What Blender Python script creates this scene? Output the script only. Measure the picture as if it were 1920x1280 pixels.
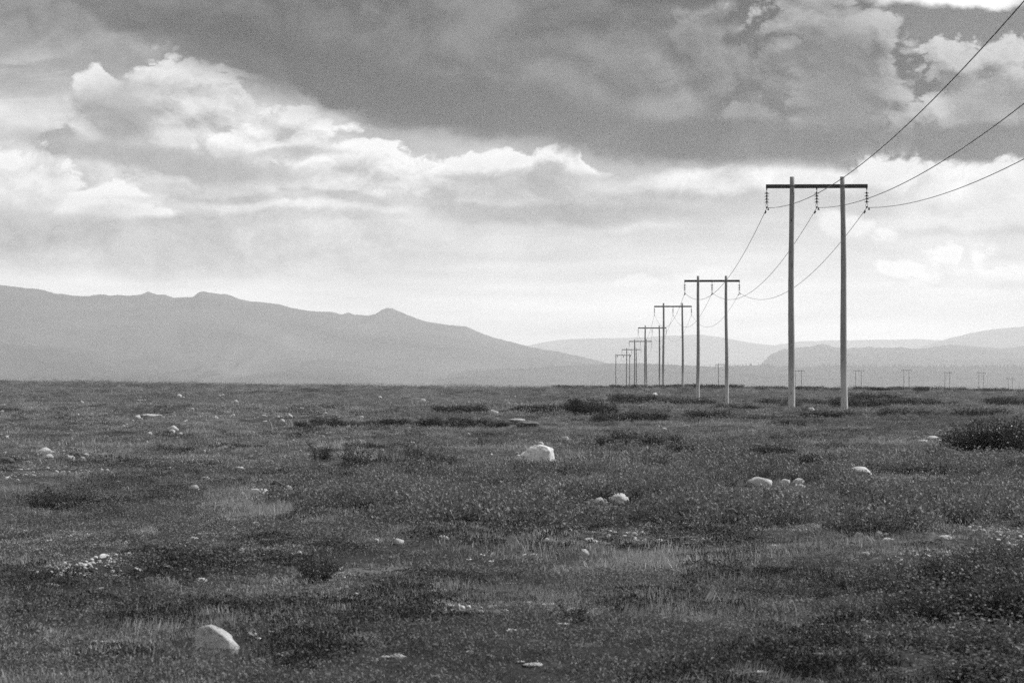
import bpy, math, random
import numpy as np

for o in list(bpy.data.objects):
    bpy.data.objects.remove(o, do_unlink=True)
SC = bpy.context.scene
COL = SC.collection
R = math.radians

# ------------------------------------------------------------------ camera
FPX = 4533.0            # 85 mm lens, in pixels of a 1920 px wide frame
HOR = 741.0             # row of eye level in that frame
EYE = 1.6
cam_d = bpy.data.cameras.new('camera')
cam_d.sensor_width = 36.0
cam_d.lens = 85.0
cam_d.clip_start = 0.5
cam_d.clip_end = 200000.0
cam_d.dof.use_dof = True
cam_d.dof.focus_distance = 80.0
cam_d.dof.aperture_fstop = 9.0
cam = bpy.data.objects.new('camera', cam_d)
COL.objects.link(cam)
cam.location = (0, 0, EYE)
cam.rotation_euler = (R(90) + math.atan((HOR - 640) / FPX), 0, 0)
SC.camera = cam

# ------------------------------------------------------------------ light and exposure
SUN_AZ, SUN_EL = 66.0, 40.0          # degrees to the right of the view, above the horizon
SUN_STRENGTH = 5.0
SKY_STRENGTH = 0.1
SC.view_settings.view_transform = 'Standard'
SC.view_settings.look = 'None'
SC.view_settings.exposure = 0.22
SC.view_settings.gamma = 1.0
SC.view_settings.use_curve_mapping = False
SC.render.engine = 'CYCLES'
SC.cycles.use_denoising = False
SC.cycles.max_bounces = 6
SC.cycles.diffuse_bounces = 3
SC.cycles.volume_bounces = 2
SC.cycles.transparent_max_bounces = 8

sd = bpy.data.lights.new('sun', 'SUN')
sd.energy = SUN_STRENGTH
sd.angle = R(0.6)
sd.color = (1.0, 1.0, 1.0)           # black-and-white photograph
sun = bpy.data.objects.new('sun', sd)
COL.objects.link(sun)
sun.rotation_euler = (R(90 - SUN_EL), 0, R(180 - SUN_AZ))
sun.location = (60, 30, 60)

class X:
    """a socket with arithmetic"""
    t = None
    def __init__(s, k): s.k = k
    @staticmethod
    def m(op, *a, clamp=False):
        n = X.t.nodes.new('ShaderNodeMath'); n.operation = op; n.use_clamp = clamp
        for i, v in enumerate(a):
            if isinstance(v, X): X.t.links.new(v.k, n.inputs[i])
            else: n.inputs[i].default_value = v
        return X(n.outputs[0])
    def __add__(s, o): return X.m('ADD', s, o)
    __radd__ = __add__
    def __sub__(s, o): return X.m('SUBTRACT', s, o)
    def __rsub__(s, o): return X.m('SUBTRACT', o, s)
    def __mul__(s, o): return X.m('MULTIPLY', s, o)
    __rmul__ = __mul__
    def __truediv__(s, o): return X.m('DIVIDE', s, o)
    def cl(s): return X.m('ADD', s, 0.0, clamp=True)

def vecn(op, a, b=None):
    n = X.t.nodes.new('ShaderNodeVectorMath'); n.operation = op
    for i, v in enumerate((a, b)):
        if v is None: continue
        if isinstance(v, X): X.t.links.new(v.k, n.inputs[i])
        else: n.inputs[i].default_value = v
    return X(n.outputs['Value'] if op in ('LENGTH', 'DOT_PRODUCT') else n.outputs[0])
def comb(x, y, z):
    n = X.t.nodes.new('ShaderNodeCombineXYZ')
    for i, v in enumerate((x, y, z)):
        if isinstance(v, X): X.t.links.new(v.k, n.inputs[i])
        else: n.inputs[i].default_value = v
    return X(n.outputs[0])
def sep(v):
    n = X.t.nodes.new('ShaderNodeSeparateXYZ'); X.t.links.new(v.k, n.inputs[0])
    return [X(o) for o in n.outputs]
def noise(v, scale, detail=6, rough=0.55, lac=2.0, dist=0.0, col=False):
    n = X.t.nodes.new('ShaderNodeTexNoise'); n.noise_dimensions = '3D'
    if v is not None: X.t.links.new(v.k, n.inputs['Vector'])
    for k, w in (('Scale', scale), ('Detail', detail), ('Roughness', rough), ('Lacunarity', lac), ('Distortion', dist)):
        n.inputs[k].default_value = w
    return X(n.outputs['Color' if col else 'Fac'])
def voro(v, scale, detail=3, rough=0.5, lac=2.2, feature='F1', smooth=None):
    n = X.t.nodes.new('ShaderNodeTexVoronoi'); n.feature = feature
    if v is not None: X.t.links.new(v.k, n.inputs['Vector'])
    for k, w in (('Scale', scale), ('Detail', detail), ('Roughness', rough), ('Lacunarity', lac)):
        if k in n.inputs: n.inputs[k].default_value = w
    if feature == 'SMOOTH_F1' and smooth: n.inputs['Smoothness'].default_value = smooth
    return X(n.outputs['Distance'])
def ramp(x, a, b, lo=0.0, hi=1.0, smooth=True):
    n = X.t.nodes.new('ShaderNodeMapRange')
    n.interpolation_type = 'SMOOTHSTEP' if smooth else 'LINEAR'; n.clamp = True
    X.t.links.new(x.k, n.inputs[0])
    for i, w in enumerate((a, b, lo, hi)): n.inputs[i + 1].default_value = w
    return X(n.outputs[0])
def mix(f, a, b):
    n = X.t.nodes.new('ShaderNodeMix'); n.data_type = 'FLOAT'; n.clamp_factor = True
    for i, v in ((0, f), (2, a), (3, b)):
        if isinstance(v, X): X.t.links.new(v.k, n.inputs[i])
        else: n.inputs[i].default_value = v
    return X(n.outputs[0])
def curve(x, pts, x0, x1, y0, y1):
    """piecewise curve x -> y through pts"""
    n = X.t.nodes.new('ShaderNodeFloatCurve')
    X.t.links.new(((x - x0) / (x1 - x0)).k, n.inputs['Value'])
    c = n.mapping.curves[0]
    q = sorted([((a - x0) / (x1 - x0), (b - y0) / (y1 - y0)) for a, b in pts])
    c.points[0].location = q[0]; c.points[1].location = q[-1]
    for p in q[1:-1]: c.points.new(*p)
    n.mapping.update()
    return X(n.outputs[0]) * (y1 - y0) + y0
# ------------------------------------------------------------------ sky: Nishita air behind a broken deck of clouds
def build_world():
    w = bpy.data.worlds.new('World'); SC.world = w; w.use_nodes = True
    w.cycles.sampling_method = 'MANUAL'; w.cycles.sample_map_resolution = 256
    t = w.node_tree; X.t = t; t.nodes.clear()
    out = t.nodes.new('ShaderNodeOutputWorld'); bg = t.nodes.new('ShaderNodeBackground')
    t.links.new(bg.outputs[0], out.inputs[0])
    bg.inputs['Strength'].default_value = SKY_STRENGTH
    sky = t.nodes.new('ShaderNodeTexSky'); sky.sky_type = 'NISHITA'; sky.sun_disc = False
    sky.sun_elevation = R(SUN_EL); sky.sun_rotation = R(SUN_AZ)
    sky.air_density = 1.0; sky.dust_density = 1.0; sky.altitude = 900
    bw = t.nodes.new('ShaderNodeRGBToBW'); t.links.new(sky.outputs[0], bw.inputs[0])
    air = X(bw.outputs[0]) * (SKY_STRENGTH * 0.30)           # red-filter look of the clear gaps
    tc = t.nodes.new('ShaderNodeTexCoord')
    d = vecn('NORMALIZE', X(tc.outputs['Generated']))
    dx, dy, dz = sep(d)
    # azimuth and elevation, scaled so that the numbers run like 0.001 of a photograph pixel
    az = X.m('ARCTAN2', dx, dy); el = X.m('ARCSINE', dz)
    U, V = az * 4.533, el * 4.533
    P = vecn('SCALE', d); P.k.node.inputs['Scale'].default_value = 4.533
    P = vecn('MULTIPLY', P, (1.0, 1.0, 1.45))                # clouds lie flatter than they are wide
    # shared noise fields
    wA = vecn('SUBTRACT', noise(P, 1.7, 3, 0.5, col=True), (0.5, 0.5, 0.5))
    wB = vecn('SUBTRACT', noise(P, 8.0, 6, 0.62, col=True), (0.5, 0.5, 0.5))
    ax, ay, _ = sep(wA); bx, by, _ = sep(wB)
    def warped(a, b):
        return comb(U + ax * a + bx * b, V + ay * a * 0.7 + by * b, 0.0)
    soft = warped(0.16, 0.05)            # vapour
    puff = warped(0.09, 0.115)           # cauliflower edges
    Pw = vecn('ADD', P, vecn('ADD', vecn('MULTIPLY', wA, (0.22, 0.22, 0.22)), vecn('MULTIPLY', wB, (0.06, 0.06, 0.06))))
    f1 = noise(Pw, 3.6, 9, 0.64)
    f1b = noise(vecn('ADD', Pw, (0.022, 0.0, 0.05)), 3.6, 9, 0.64)
    relief = f1 - f1b                                        # light from upper right
    streak = noise(vecn('MULTIPLY', P, (0.8, 0.8, 5.5)), 1.6, 6, 0.6)
    wisp = noise(vecn('MULTIPLY', Pw, (1.0, 1.0, 9.0)), 1.3, 6, 0.62)
    # general deck, all round the sky: broken cloud over the air, brightened out of view to lift the haze
    gen = noise(Pw, 0.9, 5, 0.55)
    L = mix(ramp(gen, 0.40, 0.56), air, 0.85 + (f1 - 0.5) * 0.9)
    L = mix(ramp(gen, 0.55, 0.68), L, 0.40 + (f1 - 0.5) * 0.45)
    # pale veil towards the horizon
    L = mix(ramp(V, 0.62, 0.12), L, 0.74 + (streak - 0.5) * 1.1 + (f1 - 0.5) * 0.25 + ramp(V, 0.26, 0.06) * 0.14)

    def at(px, py): return ((px - 960) / 1000.0, (HOR - py) / 1000.0)
    def stroke(L, px, py, rx, ry, val, edge=0.5, rot=0, co=None, k=1.0, n=0.0):
        """an elliptic bank of cloud; edge = width of its soft rim"""
        u, v = at(px, py)
        m = t.nodes.new('ShaderNodeMapping'); m.vector_type = 'TEXTURE'
        t.links.new((co or soft).k, m.inputs['Vector'])
        m.inputs['Location'].default_value = (u, v, 0); m.inputs['Rotation'].default_value = (0, 0, R(rot))
        m.inputs['Scale'].default_value = (rx / 1000.0, ry / 1000.0, 1)
        r = vecn('LENGTH', X(m.outputs[0]))
        if n: r = r + (f1 - 0.5) * n
        f = ramp(r, 1 + edge * .5, 1 - edge * .5)
        if k != 1.0: f = f * k
        return mix(f, L, val)
    # billows: creased, cauliflower-like noise, here and a step towards the light
    def billow(p, s):
        b = None
        for i in range(5):
            q = X.m('ABSOLUTE', noise(p, s * 2.1 ** i, 0) * 2.0 - 1.0) * (0.56 ** i)
            b = q if b is None else b + q
        return b
    LU, LV = 0.014, 0.026                          # step towards the light (upper right)
    bA = billow(Pw, 6.2); bB = billow(vecn('ADD', Pw, (LU, 0.0, LV * 1.45)), 6.2)
    def cumulus(L, lobes, lo, hi, gain=1.5, amp=1.0, rim=0.3, k=1.0):
        """a heap of lobes (px, py, rx, ry) lit from the upper right"""
        def dens(du, dv, b):
            co = comb(U + ax * 0.13 + bx * 0.05 + du, V + ay * 0.08 + by * 0.05 + dv, 0.0); m = None
            for px, py, rx, ry in lobes:
                u, v = at(px, py)
                r = vecn('LENGTH', vecn('MULTIPLY', vecn('SUBTRACT', co, (u, v, 0)), (1000.0 / rx, 1000.0 / ry, 0)))
                m = r if m is None else X.m('SMOOTH_MIN', m, r, 0.35)
            return 1.0 - m + (b - 0.42) * (amp * 1.5)
        d1 = dens(0, 0, bA); d2 = dens(LU, LV, bB)
        lit = ((d1 - d2) * gain + 0.5).cl()
        body = mix(lit, lo, hi) + (f1 - 0.5) * 0.34 + (d1 - 0.5).cl() * -0.10
        a = ramp(d1, 0.0, rim)
        if k != 1.0: a = a * k
        return mix(a, L, body)
    white = 0.92 + relief * 1.0 + (f1 - 0.5) * 0.35
    light = 0.62 + relief * 1.3 + (f1 - 0.5) * 0.5
    mid = 0.38 + relief * 1.0 + (f1 - 0.5) * 0.4
    grey = 0.18 + relief * 0.5 + (f1 - 0.5) * 0.25
    dark = 0.03 + relief * 0.25 + (f1 - 0.5) * 0.12
    pale = 0.76 + (streak - 0.5) * 0.34
    # upper left: grey deck with bright slits
    L = stroke(L, 100, 60, 480, 150, grey + 0.03, 0.8)
    L = stroke(L, 30, 185, 200, 50, mix(ramp(wisp, 0.44, 0.60), 0.26, 0.62), 1.1, 0, None, 0.8)
    L = stroke(L, 50, 240, 170, 38, pale - 0.08, 0.9)
    L = stroke(L, 430, 130, 70, 6, 0.75, 1.0, -3)
    # wide bank under the left heap
    L = stroke(L, 420, 330, 470, 130, mid + 0.14, 0.8, -8)
    L = stroke(L, 300, 450, 420, 60, mid + 0.08, 1.0, -3)
    # left heaps
    L = cumulus(L, [(330, 155, 74, 56), (245, 195, 88, 66), (405, 200, 95, 60), (330, 265, 175, 76), (480, 245, 115, 60), (185, 255, 70, 50)], 0.26, 0.72, 0.85, 0.9)
    L = stroke(L, 225, 215, 62, 55, grey, 1.2, 0, None, 0.75)
    L = cumulus(L, [(555, 220, 72, 46), (545, 268, 130, 54), (645, 295, 120, 50), (740, 322, 110, 48), (830, 348, 90, 46), (680, 350, 190, 42)], 0.36, 0.90, 0.85, 0.9)
    L = stroke(L, 105, 264, 42, 18, grey + 0.04, 0.6, 0, puff)
    L = stroke(L, 270, 290, 220, 20, grey + 0.14, 1.1, -8)
    L = stroke(L, 420, 318, 170, 20, grey + 0.10, 1.1, -8, None, 0.85)
    L = stroke(L, 520, 286, 110, 12, mid, 1.0, 0, None, 0.8)
    L = cumulus(L, [(30, 310, 70, 34), (90, 345, 100, 42), (190, 375, 110, 42), (275, 400, 80, 30), (10, 375, 110, 40)], 0.46, 0.84, 0.7, 0.9, 0.4)
    L = stroke(L, 230, 440, 330, 34, mid, 1.1, -2)
    L = stroke(L, 620, 379, 330, 10, mid, 0.9, -2)
    L = stroke(L, 560, 394, 150, 9, light + 0.12, 1.5, -3, None, 0.7)
    L = stroke(L, 440, 412, 260, 12, mid, 1.1, 0)
    L = stroke(L, 260, 487, 260, 12, mid + 0.06, 1.2, -2, None, 0.8)
    L = stroke(L, 700, 470, 330, 12, mid + 0.16, 1.5, -1, None, 0.6)
    L = stroke(L, 420, 505, 300, 10, mid + 0.18, 1.5, -1, None, 0.6)
    L = stroke(L, 1080, 455, 200, 9, mid + 0.2, 1.5, 0, None, 0.5)
    L = stroke(L, 1150, 432, 120, 8, mid + 0.15, 1.5, 0, None, 0.6)
    # centre: heap and streaks under the dark base
    L = cumulus(L, [(965, 305, 70, 34), (1035, 295, 60, 34), (1075, 318, 60, 28), (890, 320, 70, 30)], 0.38, 0.84, 0.9)
    L = stroke(L, 1150, 352, 330, 30, mid - 0.02, 0.8, 0)
    L = stroke(L, 1060, 400, 250, 20, grey + 0.12, 0.9, 0)
    L = stroke(L, 1430, 338, 320, 22, light + 0.08, 0.9, 0)
    # the great dark cloud
    edge = curve(U, [(-1.6, .80), (-.96, .74), (-.78, .68), (-.70, .645), (-.54, .638), (-.45, .618), (-.39, .55), (-.34, .53), (-.26, .505), (-.13, .487), (.04, .475), (.14, .447), (.29, .437), (.54, .436), (.68, .43), (.96, .425), (1.6, .43)], -1.6, 1.6, 0.3, 0.9)
    dd = V - edge + (bA - 0.42) * 0.06 + ay * 0.05
    top = ramp(V + (gen - .5) * .3, 1.5, 0.9)
    a_dark = ramp(dd, -0.012, 0.030) * top * ramp(U, 1.3, 0.75) * ramp(U, -1.15, -0.66)
    sm = noise(Pw, 1.5, 3, 0.5)
    inner = mix(ramp(sm, 0.40, 0.68), 0.008, 0.10) + (f1 - 0.5) * 0.09 + (bA - bB) * 0.10
    L = mix(a_dark, L, inner)
    L = stroke(L, 560, 120, 300, 45, 0.005 + (f1 - 0.5) * 0.04, 1.2, -10, None, 0.9)
    L = stroke(L, 900, 205, 330, 45, 0.01 + (f1 - 0.5) * 0.04, 1.2, -4, None, 0.8)
    L = stroke(L, 930, 30, 80, 40, 0.16 + (f1 - 0.5) * 0.2, 1.3, 30, None, 0.6)
    L = stroke(L, 1230, 197, 75, 24, 0.24 + (f1 - 0.5) * 0.2, 1.3, 0, None, 0.7)
    # grey heaps to the right of it
    L = cumulus(L, [(1330, 120, 110, 120), (1440, 130, 110, 120), (1380, 215, 120, 60)], 0.02, 0.24, 0.7, 1.0, 0.7, 0.7)
    L = cumulus(L, [(1590, 95, 100, 100), (1500, 40, 120, 70), (1660, 70, 58, 62), (1560, 190, 120, 90), (1690, 225, 55, 62), (1640, 170, 80, 80)], 0.04, 0.40, 0.8, 1.0, 0.35)
    L = stroke(L, 1555, 170, 85, 110, 0.07 + (f1 - 0.5) * 0.12, 1.2, 0, None, 0.85)
    L = stroke(L, 1400, 265, 290, 40, dark - 0.01, 0.8, 0, None, 0.95)
    # right: gap of clear air, bright slit, second heap with dark base
    L = stroke(L, 1840, 62, 135, 50, air * 0.55, 0.4, 0, soft)
    L = stroke(L, 1790, 12, 150, 20, mix(ramp(wisp, 0.40, 0.52), 0.5, 0.9), 0.6)
    L = cumulus(L, [(1795, 135, 62, 46), (1880, 125, 70, 42), (1850, 195, 110, 75), (1930, 180, 80, 80), (1755, 215, 55, 60)], 0.06, 0.52, 0.85, 1.0, 0.25)
    L = stroke(L, 1850, 195, 90, 45, 0.14 + (f1 - 0.5) * 0.2, 1.2, 0, None, 0.7)
    L = stroke(L, 1850, 275, 190, 38, dark, 0.7, 0)
    # lower right
    L = cumulus(L, [(1680, 345, 80, 32), (1780, 365, 110, 40), (1890, 350, 90, 44)], 0.52, 0.86, 0.7, 0.9, 0.5, 0.85)
    L = stroke(L, 1830, 428, 190, 9, mid + 0.05, 1.6, 0, None, 0.55)
    L = cumulus(L, [(1560, 432, 42, 22), (1605, 420, 50, 26), (1650, 432, 45, 22)], 0.70, 0.93, 0.9, 1.1, 0.7, 0.65)
    L = cumulus(L, [(1690, 500, 50, 22), (1765, 482, 45, 28), (1835, 478, 55, 30), (1885, 500, 50, 26), (1790, 510, 120, 20)], 0.56, 0.96, 1.0, 1.2, 0.55, 0.75)
    L = stroke(L, 1820, 520, 110, 12, 0.62, 1.2, 0, None, 0.6)
    L = cumulus(L, [(1270, 520, 60, 14), (1330, 512, 70, 18), (1180, 525, 80, 12)], 0.80, 0.95, 0.8, 0.8, 0.6, 0.5)
    L = X.m('MAXIMUM', L, 0.006)
    L = L / SKY_STRENGTH
    cc = t.nodes.new('ShaderNodeCombineColor')
    for i in range(3): t.links.new(L.k, cc.inputs[i])
    t.links.new(cc.outputs[0], bg.inputs['Color'])
build_world()
# ------------------------------------------------------------------ helpers for numbers, meshes, materials
def _hash(ix, iy, s):
    h = (ix.astype(np.int64) * 374761393 + iy.astype(np.int64) * 668265263 + s * 974634781) & 0xffffffff
    h = ((h ^ (h >> 13)) * 1274126177) & 0xffffffff
    h = ((h ^ (h >> 16)) * 2246822519) & 0xffffffff
    return ((h ^ (h >> 15)) & 0xffffff) / float(0xffffff)
def vnoise(x, y, s=0):
    x = np.asarray(x, float); y = np.asarray(y, float)
    ix = np.floor(x); iy = np.floor(y); fx = x - ix; fy = y - iy
    fx = fx * fx * fx * (fx * (fx * 6 - 15) + 10); fy = fy * fy * fy * (fy * (fy * 6 - 15) + 10)
    a = _hash(ix, iy, s); b = _hash(ix + 1, iy, s); c = _hash(ix, iy + 1, s); d = _hash(ix + 1, iy + 1, s)
    return (a + (b - a) * fx) * (1 - fy) + (c + (d - c) * fx) * fy
def fbm(x, y, s=0, o=4, g=0.5):
    r = 0; a = 1; n = 0
    for i in range(o):
        r = r + a * vnoise(x * 2 ** i + 17.3 * i, y * 2 ** i - 9.1 * i, s + i); n += a; a *= g
    return r / n
def sst(x, a, b):
    t = np.clip((x - a) / (b - a), 0, 1); return t * t * (3 - 2 * t)

def mesh_obj(name, v, f, mat=None, parent=None, smooth=False, link=True):
    me = bpy.data.meshes.new(name)
    v = np.asarray(v, np.float32)
    if isinstance(f, np.ndarray) and f.ndim == 2:
        n, k = f.shape
        me.vertices.add(len(v)); me.vertices.foreach_set('co', v.ravel())
        me.loops.add(n * k); me.loops.foreach_set('vertex_index', f.astype(np.int32).ravel())
        me.polygons.add(n)
        me.polygons.foreach_set('loop_start', np.arange(0, n * k, k, dtype=np.int32))
        me.polygons.foreach_set('loop_total', np.full(n, k, np.int32))
        me.update(calc_edges=True)
    else:
        me.from_pydata(v.tolist(), [], f)
    if smooth: me.polygons.foreach_set('use_smooth', np.ones(len(me.polygons), bool))
    if mat: me.materials.append(mat)
    ob = bpy.data.objects.new(name, me)
    if link: COL.objects.link(ob)
    if parent: ob.parent = parent
    return ob
def grid_faces(nr, nc, wrap=False):
    i = np.arange(nr - 1)[:, None]; j = np.arange(nc if wrap else nc - 1)[None, :]
    a = i * nc + j; b = i * nc + (j + 1) % nc
    return np.stack([a, b, b + nc, a + nc], -1).reshape(-1, 4)
def tag(o, label=None, cat=None, group=None, kind=None):
    if label: o['label'] = label
    if cat: o['category'] = cat
    if group: o['group'] = group
    if kind: o['kind'] = kind
    return o

def material(name, rough=0.9, spec=0.2):
    m = bpy.data.materials.new(name); m.use_nodes = True
    t = m.node_tree; X.t = t
    p = t.nodes['Principled BSDF']
    p.inputs['Roughness'].default_value = rough
    p.inputs['Specular IOR Level'].default_value = spec
    return m, t, p
def set_grey(t, p, x, sock='Base Color'):
    c = t.nodes.new('ShaderNodeCombineColor')
    for i in range(3): t.links.new(x.k, c.inputs[i])
    t.links.new(c.outputs[0], p.inputs[sock])
def bump(t, p, x, strength=0.5, dist=0.02):
    b = t.nodes.new('ShaderNodeBump'); b.inputs['Strength'].default_value = strength; b.inputs['Distance'].default_value = dist
    t.links.new(x.k, b.inputs['Height']); t.links.new(b.outputs[0], p.inputs['Normal'])
def coord(kind='Object'):
    n = X.t.nodes.new('ShaderNodeTexCoord'); return X(n.outputs[kind])
def position():
    n = X.t.nodes.new('ShaderNodeNewGeometry'); return X(n.outputs['Position'])
def obj_random():
    n = X.t.nodes.new('ShaderNodeObjectInfo'); return X(n.outputs['Random'])

# ------------------------------------------------------------------ terrain height (metres; ground under the camera is about 0)
_D = np.array([0, 15, 30, 60, 90, 119, 160, 200, 225, 260, 300, 330, 420, 800, 1400, 2200, 4000, 90000.])
_Z = np.array([-1.6, -1.6, -1.57, -1.42, -1.12, -.82, -.95, -1.05, -.95, -.25, .66, .78, .62, .5, .2, -14, -62, -62.])
_U = np.array([-3, -.6, -.212, -.1, 0, .09, .212, .6, 3.])
_C = np.array([1.7, 1.5, .92, .45, .05, -.02, -.36, -.6, -.7])
def H(x, y, fine=True):
    x = np.asarray(x, float); y = np.asarray(y, float)
    r = np.hypot(x, y)
    dd = np.where(y > 0, np.hypot(x * .5, y), r)
    lr = np.interp(dd, _D, _Z)
    u = x / np.maximum(np.abs(y), 20.0)
    z = lr + np.interp(u, _U, _C) * sst(dd, 110, 310) * sst(dd, 2500, 1400)
    z = z + (fbm(x / 34 + 3.1, y / 34, 5, 3) - .5) * .34 * sst(r, 6, 40) * (1 + sst(r, 1500, 3000) * 20)
    z = z + (fbm(x / 5.2, y / 5.2, 11, 3) - .5) * .30 * sst(r, 3, 12) * sst(r, 1500, 500)
    if fine:
        z = z + (fbm(x / 1.15, y / 1.15, 23, 3) - .5) * .19 * sst(r, 260, 40)
    return z + EYE
def at(px, py, dmin=7.0, dmax=420.0):
    """first point of the ground in the direction of a photograph pixel"""
    d = np.exp(np.linspace(math.log(dmin), math.log(dmax), 3000))
    x = (px - 960) / FPX * d; z = EYE + (HOR - py) / FPX * d
    hit = np.nonzero(z < H(x, d))[0]
    i = hit[0] if len(hit) else int(np.argmin(z - H(x, d)))
    return float(x[i]), float(d[i]), float(H(x[i], d[i]))
def spot(px, d):
    x = (px - 960) / FPX * d
    return x, d, float(H(x, d))
PXM = lambda d: FPX / d     # photograph pixels per metre at distance d

# ------------------------------------------------------------------ ground
def ground_material():
    m, t, p = material('heath_ground', 0.95, 0.1)
    P = position()
    big = noise(P, 0.09, 4, .55); med = noise(P, 0.6, 6, .6); fin = noise(P, 5.0, 8, .65); grit = noise(P, 40., 3, .6)
    v = 0.030 + (fin - 0.4) * 0.05 + (med - .5) * 0.04 + (grit - .5) * .03
    bare = ramp(med * .6 + fin * .3 + big * .3, 0.62, 0.68)
    v = mix(bare * 0.6, v, 0.17 + (grit - .5) * .25)
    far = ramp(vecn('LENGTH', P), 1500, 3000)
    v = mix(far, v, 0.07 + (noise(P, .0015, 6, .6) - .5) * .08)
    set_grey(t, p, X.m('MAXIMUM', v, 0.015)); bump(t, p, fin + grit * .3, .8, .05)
    return m
def build_ground():
    r = [0.01]
    while r[-1] < 38000:
        x = r[-1]
        k = 1.5 if x < 1.5 else 1.02 if x < 7 else 1.0068 if x < 420 else 1.03 if x < 3000 else 1.08
        r.append(x * k)
    r = np.array(r)
    a = np.concatenate([np.linspace(-180, -30, 40, endpoint=False), np.linspace(-30, -16, 40, endpoint=False),
                        np.linspace(-16, 16, 330, endpoint=False), np.linspace(16, 30, 40, endpoint=False), np.linspace(30, 180, 40, endpoint=False)])
    A = np.radians(a)
    Xg = np.outer(r, np.sin(A)); Yg = np.outer(r, np.cos(A))
    Z = H(Xg, Yg)
    v = np.stack([Xg, Yg, Z], -1).reshape(-1, 3)
    f = grid_faces(len(r), len(A), True)[:, ::-1]
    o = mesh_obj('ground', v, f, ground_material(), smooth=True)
    tag(o, kind='structure')
    return o
build_ground()

# ------------------------------------------------------------------ mountains
def hill_material(name, base, vary, sc):
    m, t, p = material(name, 1.0, 0.0)
    P = position()
    n = noise(vecn('MULTIPLY', P, (1, 1, 2.5)), sc, 8, .62)
    big = noise(P, sc * .25, 4, .5)
    v = base + (n - .5) * vary + (big - .5) * vary
    pale = ramp(noise(vecn('MULTIPLY', P, (1, .6, 9)), sc * 1.3, 5, .55), .70, .74)
    v = mix(pale * .8, v, base * 2.6)
    set_grey(t, p, X.m('MAXIMUM', v, 0.01))
    return m
def ridge(name, pts, D0, front, back, mat, seed, rough=1.0, base=-66.0, n=420, power=1.25, gully=.6):
    px = np.linspace(pts[0][0], pts[-1][0], n)
    py = np.interp(px, [p[0] for p in pts], [p[1] for p in pts])
    py = py + (fbm(px / 26., px * 0 + seed, seed, 4, .6) - .5) * 4.5 * rough + (fbm(px / 5., px * 0, seed + 9, 2) - .5) * 1.6 * rough
    u = (px - 960) / FPX
    yr = D0 * (1 + .10 * (fbm(px / 300., px * 0 + 3, seed + 5, 3) - .5))
    zr = EYE + (HOR - py) / FPX * yr
    vs = np.concatenate([-(np.linspace(1, 0, 46) ** 1.35), np.linspace(0, 1, 12)[1:]])
    V = vs[:, None]
    dep = np.where(V < 0, front, back)
    Y = yr[None] + V * dep
    Xx = (u * yr)[None] * (1 + 0 * V) + (V * front * .12) * np.sin(px / 170.0 + seed)[None]
    ks = np.exp(-.5 * (np.arange(-60, 61) / 22.0) ** 2); ks /= ks.sum()
    zs = np.convolve(np.pad(zr, 60, 'edge'), ks, 'valid')
    bl = np.clip(np.abs(V) * 5, 0, 1)
    zr2 = zr[None] * (1 - bl) + np.minimum(zs, zr + 40)[None] * bl
    prof = np.clip(1 - np.abs(V), 0, 1) ** power
    g = (fbm(Xx / (D0 * .05), Y / (D0 * .08), seed + 2, 5, .55) - .5) * 2 * gully
    prof = prof * (1 + g * np.clip(np.abs(V) * 3, 0, 1) * (1 - prof))
    spurs = prof * (zr2 - base) + base
    Z = spurs
    v = np.stack([Xx + 0 * Z, Y, Z], -1).reshape(-1, 3)
    o = mesh_obj(name, v, grid_faces(len(vs), n), mat, smooth=True)
    tag(o, kind='structure')
    TOPS.append(float(v[:, 2].max()))
    return v
TOPS = []
MH = hill_material('mountain_heath', 0.06, 0.13, 0.0022)
MF = hill_material('hill_forest', 0.04, 0.07, 0.006)
LEFT = [(-900, 560), (-500, 540), (-200, 537), (0, 535), (30, 538), (70, 542), (100, 549), (135, 554), (165, 555), (190, 552), (225, 553), (252, 554), (268, 551), (277, 546), (288, 551), (312, 553), (325, 558), (362, 557), (372, 549), (381, 546), (400, 549), (426, 551), (448, 560), (475, 565), (520, 570), (560, 580), (585, 584), (620, 585), (641, 590), (653, 586), (665, 589), (678, 590), (690, 592), (706, 589), (716, 581), (727, 577), (740, 580), (757, 586), (775, 595), (800, 603), (830, 607), (855, 611), (873, 612), (890, 619), (905, 626), (945, 637), (1000, 651), (1050, 660), (1090, 668), (1130, 678), (1180, 690), (1230, 705), (1300, 740), (1500, 790)]
FOOT = [(-900, 700), (400, 700), (900, 696), (1000, 690), (1050, 686), (1100, 683), (1150, 681), (1200, 681), (1260, 683), (1350, 688), (1420, 685), (1500, 688), (1560, 686), (1640, 688), (1700, 686), (1790, 688), (1920, 687), (2400, 690), (2900, 700)]
RIGHT = [(1300, 780), (1380, 720), (1425, 690), (1436, 674), (1446, 663), (1462, 656), (1482, 653), (1520, 651), (1534, 646), (1550, 645), (1562, 650), (1588, 655), (1604, 652), (1622, 651), (1630, 648), (1640, 651), (1662, 651), (1676, 652), (1690, 650), (1702, 654), (1740, 652), (1755, 648), (1785, 646), (1830, 649), (1875, 653), (1920, 650), (2000, 640), (2300, 650), (2900, 690)]
FAR1 = [(700, 700), (900, 670), (1000, 645), (1040, 638), (1100, 634), (1180, 633), (1260, 629), (1310, 627), (1350, 632), (1400, 641), (1450, 648), (1500, 640), (1560, 638), (1640, 637), (1740, 636), (1800, 640), (2000, 650), (2600, 690)]
FAR2 = [(1500, 720), (1640, 672), (1720, 652), (1780, 634), (1820, 624), (1860, 617), (1920, 612), (2000, 606), (2200, 612), (2600, 650), (3000, 700)]
HAZE = True
ridge('mountain_ridge', LEFT, 8600, 4200, 3000, MH, 3, 0.85, n=760)
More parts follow.
